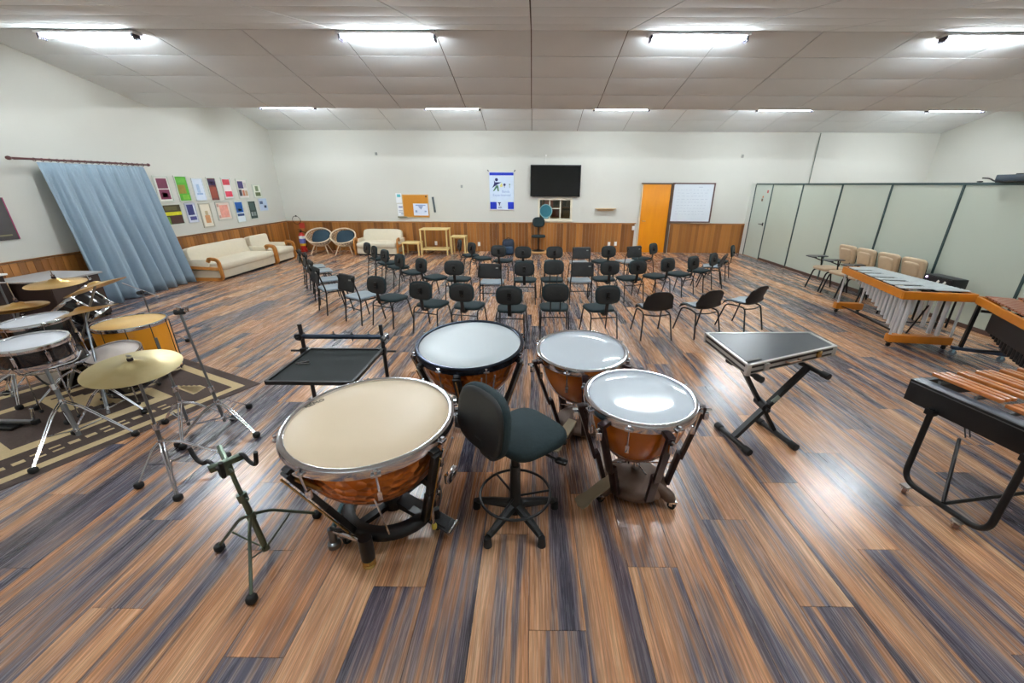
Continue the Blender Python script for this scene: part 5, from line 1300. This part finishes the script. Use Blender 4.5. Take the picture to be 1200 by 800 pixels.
# right corner, edge towards the camera and edge away from it
rc = Vector((-2.82, 3.71, 0)); e1 = (Vector((-3.58, 2.13, 0))-rc).normalized(); e2 = Vector((-0.905, 0.425, 0)).normalized(); e2 = (e2 - e1*e2.dot(e1)*0.5).normalized()
RL, RW = 2.2, 2.05
def rp(u, v): p = rc+e1*u+e2*v; return (p.x, p.y)
t = thing('rug', 'brown rug with beige border and stepped motifs under the drum kit', 'rug', (0, 0, 0))
MB().prism([rp(0, 0), rp(RL, 0), rp(RL, RW), rp(0, RW)], 0.0005, 0.004).build('pile', M_rug, t)
b = MB()
def strip(u0, u1, v0, v1): b.prism([rp(u0, v0), rp(u1, v0), rp(u1, v1), rp(u0, v1)], 0.0035, 0.005)
strip(0.10, RL-0.1, 0.09, 0.17); strip(0.10, 0.18, 0.17, RW-0.1); strip(RL-0.18, RL-0.1, 0.17, RW-0.18); strip(0.18, RL-0.1, RW-0.18, RW-0.1)
strip(0.55, RL-0.52, 0.48, 0.60); strip(0.55, 0.64, 0.60, RW-0.5); strip(RL-0.64, RL-0.52, 0.60, RW-0.5)
strip(0.64, RL-0.64, RW-0.59, RW-0.5)
b.build('border', M_rugb, t)
b = MB()
for k in range(15):
    u0 = 0.66+k*0.10
    s_ = 0.025 if k % 4 in (1, 2) else 0.0
    strip(u0, u0+0.065, 0.27+s_, 0.295+s_); strip(u0, u0+0.065, 0.345-s_, 0.37-s_)
b.build('dash_motif', M_rugb, t)
b = MB()
for k in range(5): strip(0.30+k*0.025, 0.34+k*0.025, 0.40-k*0.012, 0.52+k*0.045)
b.build('stepped_motif', M_rugb, t); b = MB()
for k in range(6): strip(0.80+k*0.06, 0.86+k*0.06, 0.80+k*0.05, 1.22+k*0.05)
b.build('stepped_motif', M_rugb, t); b = MB()
for k in range(5): strip(RL-0.46, RL-0.24, 0.66+k*0.05, 0.68+k*0.05)
b.build('stepped_motif', M_rugb, t)

t = thing('cabinet', 'low grey-topped cabinet, dark body standing in for shade, against the left wall behind the cymbals', 'cabinet', (-6.99, 5.68, 0))
MB().box((0, 0, 0.665), (0.82, 0.76, 0.028), bev=0.004).build('top', mat('grey_laminate', (168, 166, 166), 0.5), t)
MB().box((0, 0, 0.345), (0.74, 0.68, 0.61)).build('body', mat('shade_brown_panel', (48, 32, 26), 0.6, var=0.15), t)  # body and doors made up, browned like the shaded wainscot below the top
for y in (-0.17, 0.17): o = MB().box((0.374, y, 0.345), (0.012, 0.325, 0.57), bev=0.003).build('shade_door', mat('shade_brown_door', (56, 38, 30), 0.5, var=0.15), t); MB().cyl((0.38, y*0.25, 0.40), (0.40, y*0.25, 0.40), 0.012, seg=8).build('knob', M_steelg, o)
for sx in (-1, 1):
    for sy in (-1, 1): MB().box((sx*0.33, sy*0.30, 0.02), (0.05, 0.05, 0.04)).build('foot', M_black, t)
t = thing('cabinet', 'taller white-topped dark cabinet at the very left edge', 'cabinet', (-7.24, 4.92, 0))
MB().box((0, 0, 0.79), (0.42, 0.72, 0.022), bev=0.003).build('top', M_white, t)
MB().box((-0.01, 0, 0.40), (0.36, 0.66, 0.76)).build('body', mat('shade_brown_panel2', (44, 30, 25), 0.6, var=0.15), t)
MB().box((-0.01, 0, 0.012), (0.38, 0.68, 0.024)).build('plinth', M_black, t)

# ---- drums
M_dshell = mat('black_drum_lacquer', (20, 17, 20), 0.15, 0.0, var=0.2, coat=0.5)
M_dhead = mat('white_drumhead', (214, 218, 224), 0.45, var=0.05, scale=5)
M_dhead2 = mat('worn_drumhead', (214, 204, 196), 0.5, var=0.08, scale=8)
def drum(name, label, c, axis, rad, dep, headm, shellm, hoopm, nl, group='drums of the kit', legs=None, rods=False):
    # c: centre of the top head, axis: up direction of the drum
    q = Vector((0, 0, 1)).rotation_difference(Vector(axis).normalized()).to_matrix().to_4x4()
    t = thing(name, label, 'drum', c, 0, group)
    MB(q).lathe([(0, 0.0), (rad-0.008, 0.0), (rad-0.002, -0.008)], 36).build('drumhead', headm, t, 60)
    MB(q).lathe([(0, -dep), (rad-0.006, -dep), (rad-0.003, -dep+0.012), (rad-0.003, -0.012), (rad-0.006, -0.002)], 36).build('shell', shellm, t, 50)
    for z in (0.0, -dep):
        s_ = 1 if z == 0 else -1
        MB(q).lathe([(rad-0.010, z+s_*0.004), (rad-0.008, z+s_*0.012), (rad+0.006, z+s_*0.012), (rad+0.009, z+s_*0.004), (rad+0.007, z-s_*0.022), (rad-0.001, z-s_*0.022), (rad-0.010, z+s_*0.004)], 36).build('hoop', hoopm, t, 50)
    for k in range(nl):
        a = 2*PI*(k+0.5)/nl; ca, sa = math.cos(a), math.sin(a); b = MB(q @ RZ(a))
        b.cyl((rad+0.009, 0, 0.01), (rad+0.009, 0, -dep-0.01), 0.003 if not rods else 0.004, seg=6)
        if not rods:
            b.box((rad+0.008, 0, -dep*0.5), (0.018, 0.02, min(0.09, dep*0.5)), bev=0.003)
        b.build('tension_lug', M_chrome if not rods else M_black, t)
    if legs:
        for (x, y), r_ in legs:
            p = q @ Vector((x*rad*1.06, y*rad*1.06, -dep*0.6))
            f = Vector((p.x+x*0.03, p.y+y*0.03, -c[2]+0.010))
            MB().tube([p, Vector((p.x+x*0.02, p.y+y*0.02, -dep-0.02 if c[2] > dep+0.1 else -dep)), f], 0.006, 8).build('leg', M_chrome, t)
            MB().pillow(tuple(f+Vector((0, 0, 0.014))), (0.03, 0.03, 0.028), 0.7, 0.7, 10, 6).build('rubber_tip', M_rubber, t)
    return t
L3 = [((math.cos(R(a)), math.sin(R(a))), 1) for a in (200, 320, 80)]
snare = drum('snare_drum', 'black snare drum with white head on a chrome stand at the left edge', (-3.79, 2.79, 0.82), (0.02, -0.04, 1), 0.205, 0.15, M_dhead, M_dshell, M_chrome, 8)
ft1 = drum('floor_tom', 'black floor tom with white head just beyond the snare drum', (-4.18, 3.17, 0.86), (-0.03, -0.05, 1), 0.205, 0.40, M_dhead, M_dshell, M_chrome, 6, legs=L3)
ft2 = drum('floor_tom', 'black floor tom with worn white head, half under the front cymbal', (-3.84, 3.36, 0.49), (0.05, -0.20, 1), 0.20, 0.36, M_dhead2, M_dshell, M_chrome, 6, legs=L3)
sur = drum('surdo', 'tall orange wooden drum with cream head and thin black rods', (-4.15, 3.90, 0.60), (0.0, 0.0, 1), 0.295, 0.55, mat('cream_drumhead', (238, 196, 120), 0.5, var=0.05), grain_material('orange_drum_wood', (216, 134, 12), (240, 164, 30), 0.35, (14, 14, 1.2), 0.3), M_chrome, 10, rods=True, legs=L3)
bd_ = drum('bass_drum', 'black bass drum lying on its side under the rear cymbals', (-4.86, 3.60, 0.285), (-0.25, -0.95, 0.02), 0.27, 0.34, M_dhead2, M_dshell, M_black, 8)
for a in (-1, 1):
    MB().tube([(0.22*a-0.02, 0.10, -0.10), (0.36*a-0.02, 0.0, -0.28)], 0.009, 8).build('spur', M_chrome, bd_)
rt = drum('rack_tom', 'black rack tom with tilted white head behind the thin edge-on cymbal', (-4.86, 4.05, 0.80), (-0.55, -0.35, 0.85), 0.19, 0.26, M_dhead2, M_dshell, M_chrome, 6)
MB().tube(fillet([(0.02, 0.10, -0.16), (-0.05, 0.02, -0.24), (0.06, -0.25, -0.25)], 0.05), 0.012).build('mounting_arm', M_chrome, rt)
MB().box((0.0, 0.005, -0.045), (0.09, 0.002, 0.03), (R(101), 0, 0)).build('paper_label', M_paper, ft2)

# ---- stands
def tripod(name, label, base, top, feet, zh, zl, rp_=0.0125, m=None, cat='stand', group='chrome drum stands', double=True, hub=0.02):
    m = m or M_chrome
    t = thing(name, label, cat, (*base, 0), 0, group)
    tp = Vector((top[0]-base[0], top[1]-base[1], top[2])); b0 = Vector((0, 0, 0.05)); ax = (tp-b0)
    P_ = lambda z: b0+ax*((z-0.05)/ax.z)
    MB().tube([b0, P_(zh+0.12)], rp_, 10).build('lower_tube', M_steelg if m is M_chrome else m, t)
    MB().tube([P_(zh+0.12), tp], rp_*0.72, 10).build('upper_tube', M_steelg if m is M_chrome else m, t)
    u = P_(zh+0.12); MB().cyl(u-ax.normalized()*0.02, u+ax.normalized()*0.025, rp_*1.6, seg=12).cyl(u, u+Vector((0.04, -0.015, 0)), 0.006, seg=6).build('clamp', m, t)
    u = P_(zh); MB().cyl(u-ax.normalized()*0.02, u+ax.normalized()*0.02, hub, seg=12).build('hub', m, t)
    l = P_(zl); MB().cyl(l-ax.normalized()*0.014, l+ax.normalized()*0.014, hub*0.9, seg=12).build('lower_hub', m, t)
    for fx, fy in feet:
        f = Vector((fx-base[0], fy-base[1], 0.012)); d = Vector((f.x, f.y, 0)).normalized(); s_ = Vector((-d.y, d.x, 0))
        b = MB()
        for q in ((-0.010, 0.010) if double else (0.0,)):
            pts = fillet([u+d*0.015+s_*q, u.lerp(f, 0.28)+Vector((0, 0, 0.045))+s_*q, f+Vector((0, 0, 0.02))+s_*q*0.5], 0.07)
            b.tube(pts, 0.0055 if double else 0.0085, 7)
        b.build('leg', m, t)
        b = MB()
        for q in ((-0.008, 0.008) if double else (0.0,)): b.tube([l+d*0.012+s_*q, u.lerp(f, 0.56)+Vector((0, 0, 0.018))+s_*q], 0.0045, 6)
        b.build('strut', m, t)
        MB().pillow(tuple(f+Vector((0, 0, 0.012))), (0.05, 0.05, 0.046), 0.6, 0.7, 12, 8).build('rubber_foot', M_rubber, t)
    return t
def cymbal_material(name, c0, c1_):
    m, nt, b, N, L = nodes_of(name)
    tc = N('ShaderNodeTexCoord'); n = N('ShaderNodeTexNoise'); n.inputs['Scale'].default_value = 7; n.inputs['Detail'].default_value = 3; L(tc.outputs['Object'], n.inputs['Vector'])
    mx_ = N('ShaderNodeMix', data_type='RGBA'); L(n.outputs['Fac'], mx_.inputs[0]); mx_.inputs[6].default_value = (*lin(c0), 1); mx_.inputs[7].default_value = (*lin(c1_), 1)
    L(mx_.outputs[2], b.inputs['Base Color']); b.inputs['Metallic'].default_value = 0.85; b.inputs['Roughness'].default_value = 0.33
    w = N('ShaderNodeTexWave'); w.wave_type = 'RINGS'; w.rings_direction = 'Z'; w.inputs['Scale'].default_value = 60; L(tc.outputs['Object'], w.inputs['Vector'])
    bp = N('ShaderNodeBump'); bp.inputs['Strength'].default_value = 0.08; bp.inputs['Distance'].default_value = 0.001; L(w.outputs['Fac'], bp.inputs['Height']); L(bp.outputs['Normal'], b.inputs['Normal'])
    return m
M_cyms = {True: cymbal_material('pale_bronze_cymbal', (178, 158, 104), (200, 188, 144)), False: cymbal_material('warm_bronze_cymbal', (198, 156, 84), (220, 182, 116))}
def cymbal(label, c, n, rad, name='cymbal', rod=0.07):
    q = Vector((0, 0, 1)).rotation_difference(Vector(n).normalized())
    t = thing(name, label, 'cymbal', c, 0, 'cymbals on stands'); t.rotation_mode = 'QUATERNION'; t.rotation_quaternion = q
    MB().lathe([(0.006, 0.030), (0.02, 0.029), (0.04, 0.022), (rad*0.24, 0.006), (rad*0.6, -0.006), (rad, -0.022), (rad-0.002, -0.025), (rad*0.6, -0.009), (rad*0.24, 0.003), (0.04, 0.019), (0.006, 0.027), (0.006, 0.030)], 48).build('plate', M_cyms[name == 'ride_cymbal'], t, 70)
    MB().cyl((0, 0, 0.031), (0, 0, 0.048), 0.016, seg=12).build('felt', mat('dark_felt', (40, 26, 30), 0.9), t)
    b = MB(); b.cyl((0, 0, 0.04), (0, 0, 0.04+rod), 0.004, seg=8).cyl((0, 0, 0.05), (0, 0, 0.062), 0.010, seg=10).box((0, 0, 0.062), (0.034, 0.006, 0.014)).build('wing_nut', M_chrome, t)
    return t
# front cymbal and its stand
cymbal('large bronze cymbal nearest the camera over the floor tom', (-2.58, 2.34, 0.85), (0.08, -0.09, 0.99), 0.252, 'ride_cymbal', 0.03)
tripod('cymbal_stand', 'chrome tripod stand carrying the front cymbal', (-2.56, 2.31), (-2.58, 2.345, 0.84), [(-2.67, 2.17), (-2.31, 2.06), (-2.30, 2.50)], 0.27, 0.10)
tripod('cymbal_stand', 'short chrome tripod stand behind the front cymbal, no cymbal on it', (-2.87, 2.86), (-2.93, 2.90, 0.82), [(-2.72, 2.60), (-2.62, 3.02), (-3.16, 2.95)], 0.26, 0.09)
t = tripod('cymbal_stand', 'bare chrome tripod stand with a clamp on top at the corner of the rug', (-2.61, 2.92), (-2.74, 2.97, 1.0), [(-2.61, 3.22), (-2.25, 2.77), (-2.78, 2.63)], 0.23, 0.09)
b = MB(); b.cyl((-0.16, 0.04, 1.01), (-0.10, 0.06, 1.01), 0.022, seg=12); b.build('tilter_knob', M_rubber, t)
b = MB(); b.cyl((-0.145, 0.05, 0.97), (-0.125, 0.05, 1.05), 0.016, seg=12).cyl((-0.13, 0.05, 1.01), (-0.07, 0.06, 1.02), 0.012, seg=10).box((-0.08, 0.06, 1.03), (0.012, 0.03, 0.04)); b.build('tilter', M_chrome, t)
tripod('snare_stand', 'chrome tripod stand under the snare drum at the left edge', (-3.63, 2.70), (-3.74, 2.77, 0.62), [(-3.56, 2.31), (-3.25, 2.77), (-3.98, 2.93)], 0.34, 0.10, 0.016)
b = MB()
for k in range(3):
    a = 2*PI*k/3+R(40); ca, sa = math.cos(a), math.sin(a)
    b.tube(fillet([(-0.115, 0.072, 0.60), (-0.115+0.18*ca, 0.072+0.18*sa, 0.63), (-0.125+0.222*ca, 0.078+0.222*sa, 0.70)], 0.05), 0.008, 7)
b.build('basket_arms', M_chrome, [o for o in C.objects if o.name.startswith('snare_stand')][-1])
# rear cymbals
def simple_stand(label, c, n, base, h):
    return tripod('cymbal_stand', label, base, (c[0]-n[0]*0.02, c[1]-n[1]*0.02, c[2]-0.005), [(base[0]+0.25*math.cos(a), base[1]+0.25*math.sin(a)) for a in (R(20), R(140), R(260))], 0.26, 0.09)
c1 = (-4.77, 3.92, 1.02); cymbal('bronze cymbal lying level, leftmost of the rear cymbals', c1, (0.02, -0.06, 1), 0.225)
c2 = (-4.10, 3.66, 1.05); cymbal('bronze cymbal tilted towards the drummer, rightmost of the rear cymbals', c2, (-0.33, -0.05, 0.94), 0.235)
c3 = (-4.03, 3.42, 0.88); cymbal('thin bronze cymbal seen almost edge-on in front of the rack tom', c3, (-0.22, 0.03, 0.97), 0.24)
hh = (-4.86, 3.62, 0.86)
cymbal('bronze hi-hat cymbal at the left edge of the photo', hh, (0.02, -0.04, 1), 0.20, 'hi_hat_cymbal', 0.18)
cymbal('lower bronze hi-hat cymbal under the one at the left edge', (hh[0], hh[1], hh[2]-0.035), (0.02, -0.04, -1), 0.20, 'hi_hat_cymbal', 0.01)
t = simple_stand('chrome boom stand reaching under the leftmost rear cymbal', (-5.44, 3.98, 1.0), (0, 0, 1), (-5.45, 3.98), 1)
MB().tube([(-0.06, 0.0, 0.965), (0.02, 0.0, 0.985), (0.68, -0.06, 1.01)], 0.009).build('boom_arm', M_chrome, t)
simple_stand('chrome stand under the rightmost rear cymbal', c2, (-.33, 0, .94), (-4.48, 3.40), 1)
simple_stand('chrome stand under the edge-on cymbal', c3, (-.22, 0, .97), (-3.72, 3.03), 1)
t = tripod('hi_hat_stand', 'chrome hi-hat stand at the left edge', (-4.90, 3.30), (hh[0], hh[1], hh[2]-0.01), [(-5.12, 3.42), (-4.95, 3.02), (-4.68, 3.16)], 0.26, 0.09)
# dark pedal rail with a chrome upright near the left edge
t = thing('hi_hat_pedal', 'dark pedal bar with a chrome upright on the rug at the left edge', 'pedal', (-4.38, 2.88, 0.01))
MB().beam((-0.40, 0.0, 0.045), (0.18, 0.0, 0.045), 0.035, 0.03, bev=0.006).build('pedal_bar', M_steelg, t)
MB().box((0.19, 0, 0.045), (0.04, 0.045, 0.04), bev=0.008).build('rubber_end', M_rubber, t)
MB().cyl((0.14, 0.03, 0.05), (0.15, 0.04, 0.15), 0.012, seg=10).build('upright', M_chrome, t)
MB().box((-0.12, 0, 0.012), (0.34, 0.14, 0.022), bev=0.004).build('foot_plate', M_black, t)
MB().box((-0.1, -0.09, 0.022), (0.08, 0.02, 0.02), bev=0.003).build('side_clip', M_chrome, t)
# microphone boom stand behind the surdo
t = tripod('boom_stand', 'thin dark boom stand behind the orange drum', (-4.72, 4.72), (-4.74, 4.72, 0.68), [(-4.50, 4.86), (-4.62, 4.48), (-5.0, 4.82)], 0.22, 0.08, 0.010, None, 'stand', 'chrome drum stands', False, 0.016)
MB().tube([(-0.28, 0.06, 0.80), (0.20, -0.02, 0.655)], 0.007).build('boom_arm', M_chrome, t)
MB().cyl((-0.05, -0.02, 0.695), (0.01, -0.02, 0.71), 0.022, seg=12).build('boom_clutch', M_rubber, t)

# ---- green-grey basket stand in the foreground
M_green = mat('green_grey_steel', (98, 112, 98), 0.3, 0.8, var=0.06)
t = tripod('basket_stand', 'grey-green tripod stand with rubber-covered basket arms in the foreground', (-1.47, 1.65), (-1.55, 1.67, 0.62), [(-1.76, 1.68), (-1.38, 1.38), (-1.33, 1.93)], 0.28, 0.06, 0.0155, M_green, 'stand', 'chrome drum stands', False, 0.022)
tp = Vector((-0.08, 0.02, 0.62))
d1 = Vector((0.62, 0.78, 0.0)).normalized(); d2 = Vector((0.78, -0.62, 0)).normalized()
MB().beam(tp-d1*0.075, tp+d1*0.075, 0.034, 0.030, bev=0.004).build('basket_bar', M_green, t)
def hook(p, d, L_=0.17, up=0.075):
    return fillet([p, p+d*0.045+Vector((0, 0, 0.022)), p+d*(L_*0.55)+Vector((0, 0, -0.02)), p+d*(L_*0.95)+Vector((0, 0, -0.018)), p+d*(L_*1.12)+Vector((0, 0, up))], 0.05)
MB().tube(hook(tp+d1*0.06-d2*0.02, (d2+d1*0.25).normalized(), 0.145, 0.07), 0.0105, 8).build('basket_arm', M_rubber, t)
MB().tube(hook(tp-d1*0.05-d2*0.015, (-d2-d1*0.25).normalized(), 0.17, 0.05), 0.0105, 8).build('basket_arm', M_rubber, t)
MB().tube(hook(tp-d1*0.045+d2*0.015, (d2+d1*0.05).normalized(), 0.085, 0.075), 0.0105, 8).build('basket_arm', M_rubber, t)
MB().tube([tp-d2*0.01, tp+d1*0.01-d2*0.13+Vector((0, 0, 0.03))], 0.013, 8).build('tilter_tube', M_green, t)
b = MB(); b.cyl(tp+Vector((0, 0, -0.07)), tp+Vector((0, 0, -0.01)), 0.019, seg=12).cyl(tp+Vector((0, 0, -0.035)), tp+d2*0.06+Vector((0, 0, -0.035)), 0.007, seg=8).build('tilter_block', M_green, t)
